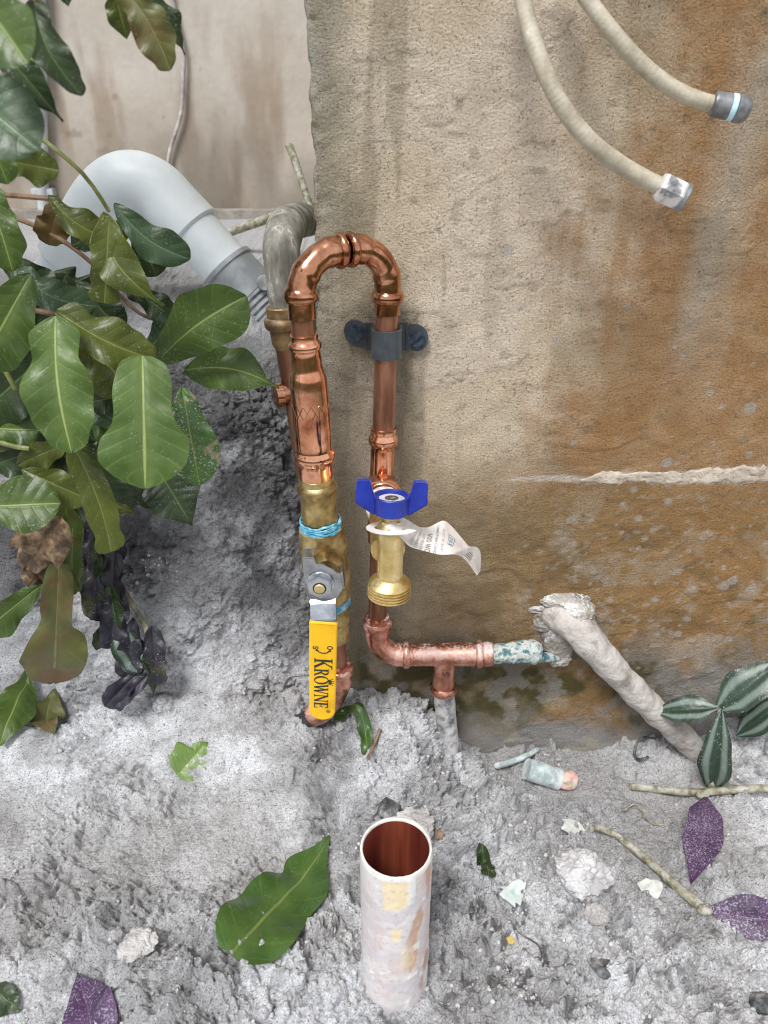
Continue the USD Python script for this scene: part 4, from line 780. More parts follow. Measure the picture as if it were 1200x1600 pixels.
out('tee', [profile(hx_, [(0, rb_ - .002), (.0006, rb_ - .0002), (.02, rb_ - .0002), (.03, rb_ + .0003), (Lt - .03, rb_ + .0003), (Lt - .024, rb_ + .0003)] + bead(Lt - .017, rb_, .0032, .009) + [(Lt - .0117, rb_), (Lt - .0115, rb_ + .001), (Lt - .006, rb_ + .001), (Lt - .001, rb_), (Lt, rb_ - .002)], 48),
            profile(vx, [(0, rb_ - .001), (vx.L - .020, rb_ - .0005)] + bead(vx.L - .009, rb_, .0032, .011) + [(vx.L - .003, rb_), (vx.L, rb_ - .002)], 44)], 'copper_dusty', pw_)
out('printed_mark', frame_to(meshkit.text_mesh('1/2', .0045, .0003, True), V([xbr - .004, -.0422, P(694, 1056, -.042)[2]]), V([1., 0, 0]), unit(V([0, .05, 1.])), unit(V([0, -1., .05]))), 'black_ink', pw_, smooth=False)
cr = Path([V([xr2 - .01, -.028, zc_]), P(800, 1019, -.026), P(835, 1018, -.022), P(842, 1018, -.021)])
out('crusted_pipe', profile(cr, [(0, .0118), (.02, .0125), (.05, .0135), (cr.L - .006, .0150), (cr.L, .011)], 44, .002, wob=(.007, 110, 8)), 'verdigris', pw_, label='old pipe end crusted with blue green verdigris')
out('crusted_pipe', profile(Path([P(832, 1028, -.022), P(872, 1026, -.006)]), [(0, .0062), (.04, .0058)], 24, .002, wob=(.002, 160, 3)), 'verdigris', pw_)
op = Path([V([xbr + .0005, -.029, P(694, 1076, -.029)[2]]), P(698, 1130, -.031), P(704, 1190, -.036), P(708, 1235, -.04)])
out('old_pipe', profile(op, [(0, .0128), (op.L, .0128)], 40, .003, wob=(.0022, 70, 6)), 'old_pipe', pw_, label='scuffed silvery pipe going down into the soil')

# ------------------------------------------------------------------ pipe clamp
cz = P(604, 536, -.028)[2]; ch_ = .0275; cxm = RA(536)[0]
cp = thing('pipe_clamp', 'dark slate two hole pipe clamp screwed to the wall around the right riser', 'pipe clamp', (cxm, 0, cz))
rc = .0132
half_ = [(-rc - .0012, -.0060), (-rc - .0010, -.018)] + [(-(rc + .0008) * math.cos(a), -.028 - (rc - .0005) * math.sin(a)) for a in np.linspace(.1, math.pi - .1, 26)] + [(rc + .0010, -.018), (rc + .0012, -.0060)]
ln = LineString([(-rc - .006, -.0048), (-rc - .0030, -.0050)] + half_ + [(rc + .0030, -.0050), (rc + .006, -.0048)]).buffer(.0013, join_style=1)
bandm = extr(ln, ch_); v = bandm.vertices; bandm.vertices = np.c_[v[:, 0] + cxm, v[:, 1], v[:, 2] + cz - ch_ / 2]
out('band', bandm, 'clamp_coating', cp, smooth=30)
for sg, zo in ((-1, .0045), (1, -.0035)):
    tabp = unary_union([sbox(0, -.0124, .0155, .0124), Point(.0150, 0).buffer(.0124, 24), Point(.0155, .002).buffer(.0124, 24)]).buffer(-.002).buffer(.002)
    m = extr(tabp, .0026); v = m.vertices; m = trimesh.Trimesh(np.c_[cxm + sg * (rc + .0010 + v[:, 0]), -.0035 - v[:, 2], cz + v[:, 1] + zo * (v[:, 0] / .03)], m.faces if sg < 0 else m.faces[:, ::-1], process=False)
    m.invert()
    rib = rbox(.0016, .0012, .024, .0005, (cxm + sg * (rc + .0065), -.0064, cz + zo * .3))
    tab = out('ear', [m, rib], 'clamp_coating', cp, smooth=30)
    so = V([cxm + sg * (rc + .0172), -.0061, cz + zo * .8])
    headp = Point(0, 0).buffer(.0074, 24); slot = AF.rotate(sbox(-.009, -.0011, .009, .0011), 62 if sg < 0 else 40)
    hm = trimesh.util.concatenate([extr(headp, .0022), extr(headp.buffer(-.0008).difference(slot), .0040), extr(Point(0, 0).buffer(.0090, 24), .0010)])
    out('screw', frame_to(hm, so, V([1., 0, 0]), V([0, 0, 1.]), V([0, -1., 0])), 'screw_blue', cp, smooth=30)

# ------------------------------------------------------------------ paper tag
def tagpt(a, b):
    """a runs from the hole at the tap to the crest of the curl and past it; b from the upper to the lower edge."""
    aa = [0, .16, .32, .5, .66, .84, 1.0]
    U = [(625, 806), (641, 815), (654, 824), (670, 825), (693, 812), (706, 823), (735, 858)]; L_ = [(598, 822), (622, 836), (640, 855), (662, 861), (686, 867), (700, 867), (708, 866)]
    YU = [-.150, -.142, -.128, -.112, -.098, -.090, -.088]; YL = [-.165, -.166, -.160, -.152, -.146, -.140, -.135]
    u_ = P(np.interp(a, aa, [p[0] for p in U]), np.interp(a, aa, [p[1] for p in U]), np.interp(a, aa, YU)); l_ = P(np.interp(a, aa, [p[0] for p in L_]), np.interp(a, aa, [p[1] for p in L_]), np.interp(a, aa, YL))
    return lerp(u_, l_, b)
tagt = thing('paper_tag', 'white printed paper tag curling from the neck of the brass tap', 'tag', tagpt(0, .5))
na, nb = 60, 16
from scipy.interpolate import RegularGridInterpolator
gg = V([[tagpt(a, b) for b in np.linspace(0, 1, nb)] for a in np.linspace(0, 1, na)])
gg = gaussian_filter1d(gg, 2.2, axis=0, mode='nearest')
# the flap that hangs back under the crest
crestU, crestL = gg[-1, 0], gg[-1, -1]; tipU, tipL = P(750, 892, -.060), P(745, 899, -.098)
fl = V([[lerp(lerp(crestU, crestL, b), lerp(tipU, tipL, b), t) + V([.006 * math.sin(t * math.pi) * (1 - b), .012 * math.sin(math.pi * t) , .004 * math.sin(t * math.pi) * (1 - b)]) for b in np.linspace(0, 1, nb)] for t in np.linspace(0, 1, 20)])
ga = np.concatenate([gg, fl[1:]], 0); ga[57:64] = gaussian_filter1d(ga, 1.1, axis=0, mode='nearest')[57:64]
def thick(gr, t=.0005):
    n, m = gr.shape[:2]; du, dv_ = np.gradient(gr, axis=0), np.gradient(gr, axis=1); nn = np.cross(du, dv_); nn /= np.maximum(np.linalg.norm(nn, axis=-1, keepdims=True), 1e-12)
    b = gr - nn * t; top, bot = grid_mesh(gr), grid_mesh(b, True); idx = np.r_[np.arange(m), np.arange(1, n) * m + m - 1, (n - 1) * m + np.arange(m - 2, -1, -1), np.arange(n - 2, 0, -1) * m]
    k_ = n * m; i2 = np.roll(idx, -1); side = np.vstack([np.stack([idx, i2, i2 + k_], 1), np.stack([idx, i2 + k_, idx + k_], 1)])
    return trimesh.Trimesh(np.vstack([gr.reshape(-1, 3), b.reshape(-1, 3)]), np.vstack([top.faces, bot.faces + k_, side]), process=False)
out('paper', thick(ga), 'tag_paper', tagt, smooth=50)
th = np.linspace(.4, 2 * math.pi - .4, 50)
ringc = V([tap_ax.p[0][0] + .003, tapY, tz(822)]); ringg = V([[ringc + V([r * math.cos(t), r * math.sin(t), -.002 + .35 * r * math.sin(t) * 0 - .006 * math.sin(t)]) for r in (.0165, .024)] for t in th])
out('hole_loop', thick(ringg), 'tag_paper', tagt, smooth=50)
ncam = lambda p: unit(V([0, -D, H]) - p)
def on_tag(mesh2d, a0, b0, sa, sb, lift=.0011):
    """Flat print laid on the tag: x of the print runs down the tag (b), y towards its tip (a)."""
    v = mesh2d.vertices; a = np.clip(a0 + v[:, 1] * sa, 0, 1); b = np.clip(b0 + v[:, 0] * sb, 0, 1)
    I = RegularGridInterpolator((np.linspace(0, 1, na), np.linspace(0, 1, nb)), gg); p = I(np.stack([a, b], 1))
    nn = V([ncam(q_) for q_ in p]); return trimesh.Trimesh(p + nn * (lift + v[:, 2:3] * .3), mesh2d.faces, process=False)
La, Lb_ = .095, .038
lines = [('THIS PRODUCT', .30, .10, .0030), ('CONFORMS LF 372', .365, .08, .0034), ('1/2" PEX PRESS', .435, .26, .0034), ('600 WOG', .505, .28, .0052), ('Lead Free Compliant', .60, .10, .0032), ('1/2" X 3/4"', .685, .22, .0036)]
out('print', [on_tag(meshkit.text_mesh(t_, h_, .0004, h_ > .005).subdivide(), a_, b_, 1 / La, 1 / Lb_) for t_, a_, b_, h_ in lines], 'grey_ink', tagt, smooth=False)
bxp = extr(sbox(0, 0, .013, .0085).difference(sbox(.0007, .0007, .0123, .0078)), .0003)
out('print_box', [on_tag(bxp.subdivide().subdivide(), .80, .30, 1 / La, 1 / Lb_, .0016), on_tag(meshkit.text_mesh('181', .0044, .0004, True).subdivide(), .822, .345, 1 / La, 1 / Lb_, .0016)], 'teal_ink', tagt, smooth=False)
out('print_box_ground', on_tag(extr(sbox(0, 0, .013, .0085), .0002).subdivide().subdivide(), .80, .30, 1 / La, 1 / Lb_, .0012), 'label_white', tagt, smooth=False)
bars = []; gb = np.random.default_rng(3); t0 = .12
I2 = RegularGridInterpolator((np.linspace(0, 1, 20), np.linspace(0, 1, nb)), ga[59:79])
while t0 < .62:
    w_ = gb.choice([.012, .02, .035]); qd = V([[I2([[ta, tb]])[0] for tb in np.linspace(.30, .78, 6)] for ta in (t0, t0 + w_)])
    qd = I2(np.stack(np.meshgrid(np.linspace(.14, .66, 8), [.22 + t0, .22 + t0 + w_], indexing='ij'), -1).reshape(-1, 2)).reshape(8, 2, 3)
    qd = qd + V([[ncam(q_) * .0016 for q_ in r_] for r_ in qd]); bars.append(grid_mesh(qd)); t0 += w_ + gb.choice([.02, .03, .05])
out('printed_bars', bars, 'black_ink', tagt, smooth=False)

# ------------------------------------------------------------------ flexible hoses
def hose(name, label, pts, rad, Ys):
    t = thing(name, label, 'hose', P(*pts[-1], Ys[-1]), group='flexible hoses in front of the wall')
    pth = Path(spline([P(a, b, y) for (a, b), y in zip(pts, Ys)], 220)); s_ = np.linspace(0, pth.L, 900)
    out('braid', sweep(pth.at(s_), rad * (1 + .007 * np.sin(s_ * 2 * np.pi / .0042) + .06 * (fbm(np.stack([s_ * 60, s_ * 0, s_ * 0], -1), 3, 9) - .5)), 28), 'hose_braid', t)
    return t, pth
h1, p1 = hose('flexible_hose', 'lower stained braided hose ending in a whitened hexagonal nut', [(805, -60), (816, -5), (830, 52), (851, 112), (882, 172), (928, 226), (982, 265), (1036, 293)], .0068, [-.02, -.045, -.06, -.075, -.085, -.09, -.095, -.10])
ed = unit(p1.p[-1] - p1.p[-6]); e0 = p1.p[-1] - ed * .004
def along(o, d, prof, n, sm=32, wob=None): return profile(Path([o, o + d * (prof[-1][0] + 1e-4)]), prof, n, .004, wob=wob)
out('nut', along(e0, ed, [(0, .0085), (.0015, .0112), (.0035, .0122), (.0185, .0122), (.0203, .0114)], 6), 'nut_chrome', h1, smooth=False)
out('nut_collar', along(e0 + ed * .0203, ed, [(0, .0112), (.003, .0116), (.0042, .0108)], 32), 'ferrule_grey', h1)
out('nut_bore_shade', along(e0 + ed * .0246, ed, [(0, .0068), (.0003, .0068)], 24), 'opening_black', h1)  # black disc over the nut mouth, painting the dark of its bore
h2, p2 = hose('flexible_hose', 'upper braided hose ending in a grey ferrule with a pale blue band', [(880, -60), (913, -8), (950, 42), (1002, 100), (1060, 143), (1118, 163)], .0064, [-.02, -.045, -.055, -.06, -.065, -.07])
ed = unit(p2.p[-1] - p2.p[-6]); e0 = p2.p[-1] - ed * .003
out('ferrule', along(e0, ed, [(0, .0072), (.001, .0092), (.003, .0097), (.0136, .0097), (.0144, .0090)], 36), 'ferrule_grey', h2)
out('blue_band', along(e0 + ed * .0140, ed, [(0, .0092), (.0007, .0101), (.0040, .0101), (.0048, .0092)], 36), 'band_blue', h2)
out('end_cap', along(e0 + ed * .0186, ed, [(0, .0094), (.0007, .0105), (.006, .0105), (.0094, .0090), (.0112, .0068), (.0116, .005)], 36), 'ferrule_grey', h2)

# ------------------------------------------------------------------ mortar coated outlet pipe
mp = thing('mortar_coated_pipe', 'pale mortar coated pipe slanting from the wall down to the soil at right', 'pipe', P(880, 950, 0))
mx = Path(spline([P(868, 955, .005), P(905, 985, -.022), P(945, 1030, -.030), P(1000, 1088, -.030), P(1055, 1140, -.026), P(1103, 1188, -.024), P(1135, 1220, -.022)], 120))
def rpx(w, px, py): return w / 2 / 1200 * depth(px, py, -.03)
out('pipe', profile(mx, [(0, rpx(56, 880, 960)), (mx.L * .14, rpx(52, 905, 985)), (mx.L * .33, rpx(44, 960, 1040)), (mx.L * .55, rpx(41, 1000, 1090)), (mx.L, rpx(37, 1100, 1190))], 60, .0022, wob=(.006, 60, 14)), 'mortar_smooth', mp)
def lumpy(c, rad, seed, amp=.3, sub_=4):
    m = trimesh.creation.icosphere(sub_, 1.0); d = m.vertices; kk = 1 + amp * (fbm(d * 1.7 + seed, 4, seed) - .5) * 2 + .16 * (fbm(d * 5 + seed, 5, seed + 1) - .5) + .05 * (fbm(d * 19 + seed, 3, seed + 2) - .5)
    m.vertices = V(c) + d * kk[:, None] * V(rad); return m
out('mortar_patch', [lumpy(P(882, 962, .003), (.038, .013, .028), 3, .28, 5), lumpy(P(902, 956, -.010), (.020, .018, .016), 4, .25, 5), lumpy(P(872, 1000, .001), (.021, .014, .030), 5, .3, 5), lumpy(P(884, 938, .001), (.030, .015, .010), 7, .25, 5), lumpy(P(872, 1026, -.001), (.017, .012, .014), 8, .3, 5), lumpy(P(850, 948, .005), (.022, .008, .008), 9, .3, 5)], 'mortar', mp, smooth=True, label='rough mortar lump where the pipe leaves the wall')

# ------------------------------------------------------------------ upright stub pipe in front
sc_ = P(619, 1323, -.334); RS = .0302
stb = thing('stub_pipe', 'upright open pipe stub with peeling white paint and a brown bore', 'pipe', (sc_[0], sc_[1], .05))
nz, nth = 130, 120
zz = np.linspace(sc_[2] - .27, sc_[2], nz); th = np.linspace(0, 2 * np.pi, nth, endpoint=False)
TH, ZZ = np.meshgrid(th, zz); S0 = np.stack([np.cos(TH), np.sin(TH), ZZ * 0], -1)
pn = fbm(np.stack([TH * 3 % (6 * np.pi), ZZ * 60, TH * 0], -1), 4, 91)
def cyl3(sc1, sd, zz_=1.): return fbm(np.stack([np.cos(TH) * sc1, np.sin(TH) * sc1, ZZ / RS * sc1 * zz_], -1), 4, sd)
dz_ = sc_[2] - ZZ
ang = (TH - 1.5 * np.pi + np.pi) % (2 * np.pi) - np.pi      # 0 faces the camera, + to the right
peel = np.zeros_like(TH)
cw = lerp(V([.46, .435, .45]), V([.52, .49, .48]), sstep(.4, .6, cyl3(1.4, 92))[..., None])
cw = lerp(cw, V([.47, .36, .335]), (sstep(.48, .66, cyl3(2.6, 93, .3) + .16 * sstep(.3, 1.1, ang)) * .42)[..., None])
cw = lerp(cw, V([.56, .55, .545]), (sstep(.58, .64, cyl3(3, 94)) * .35)[..., None])
def patch(a0, d0, wa, wd_, sd): return sstep(1.12, .92, np.maximum(np.abs((ang - a0) / wa), np.abs((dz_ - d0) / wd_)) + .5 * (cyl3(5, sd) - .5))
y1 = np.maximum(patch(-.02, .022, .34, .017, 95), patch(-.0, .072, .13, .008, 96)); y2 = patch(.35, .105, .22, .014, 98)
wht = np.maximum(patch(.42, .018, .14, .018, 97), sstep(.64, .68, cyl3(2.6, 99, .6) + .24 * sstep(.07, .17, dz_) * sstep(-.1, .6, ang) - .07))
rust = sstep(.50, .58, cyl3(2.4, 100, .3) + .2 * sstep(.06, .18, dz_) * sstep(.7, 1.2, ang) - .08) * sstep(.1, .5, ang)
cw = lerp(cw, V([.40, .22, .12]), (rust * .75)[..., None])
cw = lerp(cw, V([.58, .61, .61]), (wht * .75)[..., None])
cw = lerp(cw, V([.62, .52, .33]), (np.maximum(y1, y2 * .5) * .9)[..., None])
cw = lerp(cw, V([.66, .65, .62]), (sstep(.006, .003, dz_))[..., None])
cw = lerp(cw, V([.33, .27, .22]), (sstep(.66, .70, cyl3(7, 101)) * .45)[..., None])
rad = RS + .0005 * np.maximum(y1 * -.8, -1) + .0006 * wht + .0006 * (cyl3(6, 102) - .5) - .0004 * rust
Sv = np.stack([sc_[0] + np.cos(TH) * rad, sc_[1] + np.sin(TH) * rad, ZZ], -1).reshape(-1, 3)
a_ = (np.arange(nz - 1)[:, None] * nth + np.arange(nth)[None]); b_ = (np.arange(nz - 1)[:, None] * nth + (np.arange(nth)[None] + 1) % nth)
fs = np.vstack([np.stack([a_, b_, b_ + nth], -1).reshape(-1, 3), np.stack([a_, b_ + nth, a_ + nth], -1).reshape(-1, 3)])
out('pipe_wall', (Sv, fs), 'stub_paint', stb, smooth=True, tint=cw.reshape(-1, 3))
RI = .0274
rimp = np.array([(RI, -.004), (RI + .0003, -.0004), (RI + .0009, .0003), (RS - .0012, .0003), (RS - .0004, -.0004), (RS + .0001, -.003)])
rim = trimesh.creation.revolve(rimp[::-1], sections=96); rim.vertices = rim.vertices + V([sc_[0], sc_[1], sc_[2]]) + np.c_[np.zeros((len(rim.vertices), 2)), .0012 * (noise(rim.vertices * 400, 2) - .5)]
out('rim', rim, 'rim_paint', stb, smooth=40)
bore = trimesh.creation.revolve(np.array([(0, -.19), (RI - .001, -.19), (RI - .0002, -.003), (RI, -.002)]), sections=80); bore.vertices = bore.vertices + sc_; bore.invert()
bv = bore; bore2 = bv.copy(); 
out('bore', bore2, 'stub_bore', stb, smooth=40)

# ------------------------------------------------------------------ leaves
PROF = {
 'ob': [(0, .05), (.06, .28), (.25, .60), (.45, .85), (.65, 1), (.82, .90), (.93, .58), (1, .06)],
 'el': [(0, .04), (.1, .35), (.3, .82), (.5, 1), (.7, .88), (.88, .48), (1, .03)],
 'wav': [(0, .10), (.06, .48), (.14, .72), (.22, .70), (.30, .66), (.42, .86), (.58, 1), (.74, .92), (.86, .62), (.94, .50), (1, .06)],
 'wide': [(0, .20), (.06, .52), (.2, .64), (.36, .66), (.52, .78), (.64, .98), (.78, 1), (.90, .74), (.96, .40), (1, .10)],
 'strip': [(0, .25), (.12, .75), (.3, .95), (.5, .9), (.68, 1), (.82, .8), (.9, .95), (.97, .85), (1, .4)],
 'heart': [(0, .35), (.08, .78), (.25, 1), (.45, .97), (.65, .72), (.82, .36), (.93, .13), (1, .02)],
 'lance': [(0, .05), (.12, .45), (.3, .9), (.45, 1), (.65, .85), (.85, .42), (1, .02)],
 'tail': [(0, .06), (.1, .5), (.3, .92), (.5, 1), (.66, .82), (.8, .45), (.88, .14), (.94, .07), (1, .08)],
 'fall': [(0, .35), (.04, .62), (.12, .86), (.26, 1), (.40, .92), (.50, .80), (.60, .84), (.72, .70), (.82, .40), (.90, .20), (1, .02)],
 'long': [(0, .25), (.1, .42), (.25, .46), (.42, .5), (.55, .85), (.7, 1), (.85, .9), (.95, .5), (1, .08)]}
def leaf_mesh(Bp, Tp, w, prof='ob', sag=.08, bend=0., roll=0., fold=.25, ruf=.13, freq=2.4, seed=0, twist=0., face=None, tip=0., nu=44, nv=15, wavy=.075, bite=0., thickness=None):
    """One leaf: a folded, ruffled blade between its base and its tip; uv is (along, across)."""
    g_ = np.random.default_rng(seed + 1000); Bp, Tp = V(Bp, float), V(Tp, float); a = Tp - Bp; L_ = np.linalg.norm(a); a = a / L_
    c = unit(((Bp + Tp) / 2) - V([0, -D, H])) if face is None else -unit(face)
    lat = unit(np.cross(a, c)); nn = np.cross(lat, a)      # nn towards the viewer
    if np.dot(nn, c) > 0: nn = -nn
    u = np.linspace(0, 1, nu); v = np.linspace(-1, 1, nv)
    ph = g_.uniform(0, 6.28, 4)
    U, Vv = np.meshgrid(u, v, indexing='ij')
    from scipy.interpolate import PchipInterpolator
    pr = PchipInterpolator([p[0] for p in PROF[prof]], [p[1] for p in PROF[prof]])
    wl = pr(U) * (1 + wavy * np.sin(U * 2 * np.pi * freq * .9 + np.where(Vv > 0, ph[0], ph[1])) * np.sin(np.pi * U))
    if bite: wl = wl * (1 - np.where(Vv > 0, 1, 0) * bite * np.exp(-((U - .62) / .06) ** 2))
    rl = np.radians(roll) + np.radians(twist) * (U - .5)
    lt = lat * np.cos(rl)[..., None] + nn * np.sin(rl)[..., None]; nt = nn * np.cos(rl)[..., None] - lat * np.sin(rl)[..., None]
    mid_l = Bp + a * (U * L_)[..., None] + nn * (L_ * (sag * np.sin(np.pi * U) - tip * U ** 3))[..., None] + lat * (L_ * bend * np.sin(np.pi * U))[..., None]
    hw = w / 2 * wl
    off = hw * (fold * np.abs(Vv) - .5 * fold * Vv ** 2) + w * ruf * Vv ** 2 * np.sin(np.pi * np.clip(U * 1.1, 0, 1)) * np.sin(U * 2 * np.pi * freq + np.where(Vv > 0, ph[2], ph[3]))
    ph_l = (U - .17 * np.abs(Vv)) * 8
    off = off + w * .010 * np.cos(2 * np.pi * (ph_l - .0)) * np.abs(Vv) * (1 - np.abs(Vv)) * 2 - w * .012 * np.exp(-(Vv / .08) ** 2)
    off = off + w * .03 * (noise(np.stack([U * 4 + seed, Vv * 2, U * 0], -1), seed) - .5)
    p = mid_l + lt * (Vv * hw)[..., None] + nt * off[..., None]
    m = grid_mesh(p); n_ = np.cross(p[1:, :-1] - p[:-1, :-1], p[:-1, 1:] - p[:-1, :-1]).reshape(-1, 3).mean(0)
    if np.dot(n_, nn) < 0: m.invert()
    return m, np.stack([U.ravel(), Vv.ravel()], 1)
def stem_tube(pts, r0, r1, n=30, seg=8):
    q_ = spline(pts, n) if len(pts) > 2 else np.linspace(pts[0], pts[1], n); return sweep(q_, np.linspace(r0, r1, n), seg)
def add_leaf(parent, b, t, w, Yb, Yt, mat_, prof='ob', name='leaf', label=None, pet=None, **kw):
    Bp, Tp = P(*b, Yb), P(*t, Yt); wm = w / 1200 * (depth(*b, Yb) + depth(*t, Yt)) / 2
    m, uv = leaf_mesh(Bp, Tp, wm, prof, **kw)
    if pet:
        tb = stem_tube([P(*pet, Yb + .004), Bp + (Tp - Bp) * .04], .0016, .0014, 10, 6)
        uv = np.vstack([uv, np.zeros((len(tb.vertices), 2))]); m = trimesh.util.concatenate([m, tb])
    return out(name, m, mat_, parent, smooth=True, uv=uv, label=label)

shrub = thing('leafy_shrub', 'green shrub with large wavy leaves hanging in from the left edge', 'shrub', (-.52, .16, .5))
out('trunk', sweep(spline([V([-.53, .17, .44]), V([-.52, .15, .62]), V([-.50, .10, .80]), V([-.50, .04, 1.0]), V([-.47, -.05, 1.2])], 40), np.linspace(.017, .006, 40), 12, wob=(.004, 60, 2)), 'bark', shrub)
J = V([-.50, .10, .80])
def stem(px, r0, r1, Ys, m='stem_red', root=None):
    pts = [P(a, b, y) for (a, b), y in zip(px, Ys)]
    if root is not None: pts = [V(root)] + pts
    out('stem', stem_tube(pts, r0, r1, 40), m, shrub)
stem([(-60, 470), (0, 476), (55, 485), (84, 491), (132, 507)], .0042, .002, [-.02, -.09, -.115, -.125, -.125], root=(-.505, .11, .74))
stem([(-60, 300), (0, 304), (40, 307), (76, 310)], .0034, .002, [-.03, -.1, -.12, -.12], root=(-.50, .08, .86))
stem([(-60, 312), (0, 333), (60, 355), (118, 390), (160, 428), (200, 475), (235, 498)], .0036, .0016, [.0, -.05, -.06, -.06, -.055, -.05, -.05], root=(-.50, .09, .84))
stem([(-50, 150), (0, 180), (50, 206), (92, 238), (128, 270), (154, 304), (170, 330)], .003, .0016, [-.06, -.12, -.13, -.13, -.12, -.11, -.1], 'stem_green', root=(-.49, .02, 1.02))
stem([(-50, 520), (0, 565), (24, 608)], .0034, .0022, [-.06, -.13, -.13], 'stem_green', root=(-.505, .11, .74))
stem([(-60, 676), (0, 691), (24, 698), (46, 701)], .0034, .0022, [-.05, -.12, -.125, -.125], 'stem_green', root=(-.52, .14, .62))
stem([(60, -160), (140, -110), (185, -40), (195, -8)], .004, .002, [-.08, -.14, -.17, -.18], root=(-.48, -.03, 1.15))
stem([(-60, -40), (-20, -40), (40, -20), (58, 0)], .004, .002, [-.15, -.24, -.26, -.26], root=(-.48, -.03, 1.15))
stem([(-60, 780), (-20, 760), (50, 770), (98, 790)], .0045, .0025, [.02, -.03, -.05, -.05], 'stem_green', root=(-.525, .155, .58))
L = lambda *a, **k: add_leaf(shrub, *a, **k)
# crown at the top left, nearer the camera
L((-45, -25), (44, 100), 104, -.30, -.33, 'leaf_mid', 'ob', sag=.06, roll=12, seed=1, ruf=.05)
L((52, -5), (128, 150), 60, -.25, -.26, 'leaf_dark', 'wav', sag=.10, bend=-.10, roll=-20, seed=2)
L((-12, 60), (99, 190), 52, -.27, -.27, 'leaf_dark', 'tail', sag=.05, roll=10, seed=3, ruf=.04)
L((-75, 125), (62, 236), 118, -.28, -.31, 'leaf_cool', 'ob', sag=.08, roll=-8, seed=4, ruf=.07)
L((8, 250), (92, 266), 58, -.22, -.21, 'leaf_olive', 'wav', sag=-.05, roll=8, seed=5, label=None)
L((-25, 190), (12, 288), 50, -.24, -.24, 'leaf_mid', 'ob', sag=.06, seed=6)
L((188, -26), (266, 110), 66, -.18, -.185, 'leaf_mottled', 'wav', sag=.05, bend=.06, roll=14, seed=7, ruf=.14, freq=2.8)
L((178, -16), (198, 61), 44, -.17, -.165, 'leaf_olive', 'lance', sag=.05, seed=8)
L((222, -14), (289, 86), 40, -.18, -.165, 'leaf_dark', 'tail', bend=.08, sag=.08, roll=-30, seed=9, ruf=.16)
L((98, -22), (107, 11), 24, -.2, -.2, 'leaf_dark', 'heart', seed=10)
# over the drain
L((74, 306), (200, 372), 58, -.10, -.08, 'leaf_olive', 'ob', sag=.14, bend=-.14, roll=-25, seed=11)
L((160, 332), (256, 478), 66, -.10, -.13, 'leaf_olive', 'tail', sag=.12, bend=-.14, roll=14, seed=12, ruf=.12)
L((178, 318), (297, 405), 58, -.08, -.07, 'leaf_cool', 'ob', sag=.10, bend=-.10, roll=-6, seed=13)
L((170, 342), (163, 474), 50, -.12, -.13, 'leaf_olive', 'strip', sag=.05, seed=14, ruf=.16, freq=2.)
L((168, 352), (112, 384), 42, -.08, -.07, 'leaf_dark', 'el', seed=15)
L((92, 320), (74, 382), 54, -.06, -.06, 'leaf_brown', 'wav', label='withered brown leaf', seed=16, ruf=.2)
L((210, 350), (245, 432), 52, -.05, -.04, 'leaf_dark', 'ob', seed=17)
L((-22, 285), (20, 424), 66, -.13, -.14, 'leaf_mid', 'wav', seed=18, roll=10)
L((48, 428), (-34, 575), 104, -.14, -.16, 'leaf_mid', 'ob', sag=.06, seed=19, ruf=.06)
L((28, 424), (152, 478), 58, -.09, -.08, 'leaf_cool', 'wav', sag=.14, bend=-.12, roll=-20, seed=20)
L((196, 440), (225, 474), 26, -.03, -.03, 'leaf_dark', 'el', seed=21)
L((208, 450), (272, 498), 44, -.02, -.02, 'leaf_dark', 'ob', seed=22)
L((88, 486), (244, 562), 76, -.135, -.12, 'leaf_olive', 'wav', sag=.10, bend=-.05, roll=-18, seed=23, fold=.5)
# the two bright leaves in front
L((86, 494), (112, 708), 104, -.150, -.185, 'leaf_bright', 'wav', sag=.07, bend=-.04, roll=4, seed=24, fold=.18, label='bright green leaf, upper of two')
L((222, 556), (227, 763), 130, -.150, -.195, 'leaf_bright', 'wide', sag=.10, roll=-4, seed=25, fold=.16, ruf=.05, label='bright green broad leaf, lower of two')
# to the right
L((230, 545), (292, 488), 50, -.06, -.055, 'leaf_cool', 'ob', seed=26)
L((246, 566), (385, 462), 98, -.085, -.08, 'leaf_mid', 'ob', sag=.09, bend=.05, roll=12, seed=27, ruf=.06)
L((288, 578), (436, 606), 72, -.06, -.065, 'leaf_mid', 'tail', sag=.10, bend=.10, roll=-14, seed=28, ruf=.12)
L((284, 604), (312, 758), 78, -.11, -.14, 'leaf_edge', 'ob', sag=.07, roll=-12, seed=29, label='green leaf with a brown dry edge')
L((252, 742), (300, 821), 86, -.08, -.10, 'leaf_dark', 'heart', sag=.05, roll=6, seed=30, ruf=.04)
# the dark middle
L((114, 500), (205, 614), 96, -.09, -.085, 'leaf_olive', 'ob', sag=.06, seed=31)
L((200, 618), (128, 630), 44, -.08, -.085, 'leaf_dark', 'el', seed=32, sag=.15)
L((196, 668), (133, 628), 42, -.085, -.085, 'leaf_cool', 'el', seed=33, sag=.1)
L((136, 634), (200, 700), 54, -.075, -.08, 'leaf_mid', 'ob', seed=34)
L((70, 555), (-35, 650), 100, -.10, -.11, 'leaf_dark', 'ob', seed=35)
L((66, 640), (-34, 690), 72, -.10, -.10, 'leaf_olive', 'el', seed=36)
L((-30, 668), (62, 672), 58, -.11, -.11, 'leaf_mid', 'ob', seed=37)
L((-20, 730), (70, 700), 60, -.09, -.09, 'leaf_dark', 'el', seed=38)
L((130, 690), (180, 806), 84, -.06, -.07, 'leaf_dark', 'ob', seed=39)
L((150, 700), (205, 800), 60, -.05, -.05, 'leaf_dark', 'ob', seed=40)
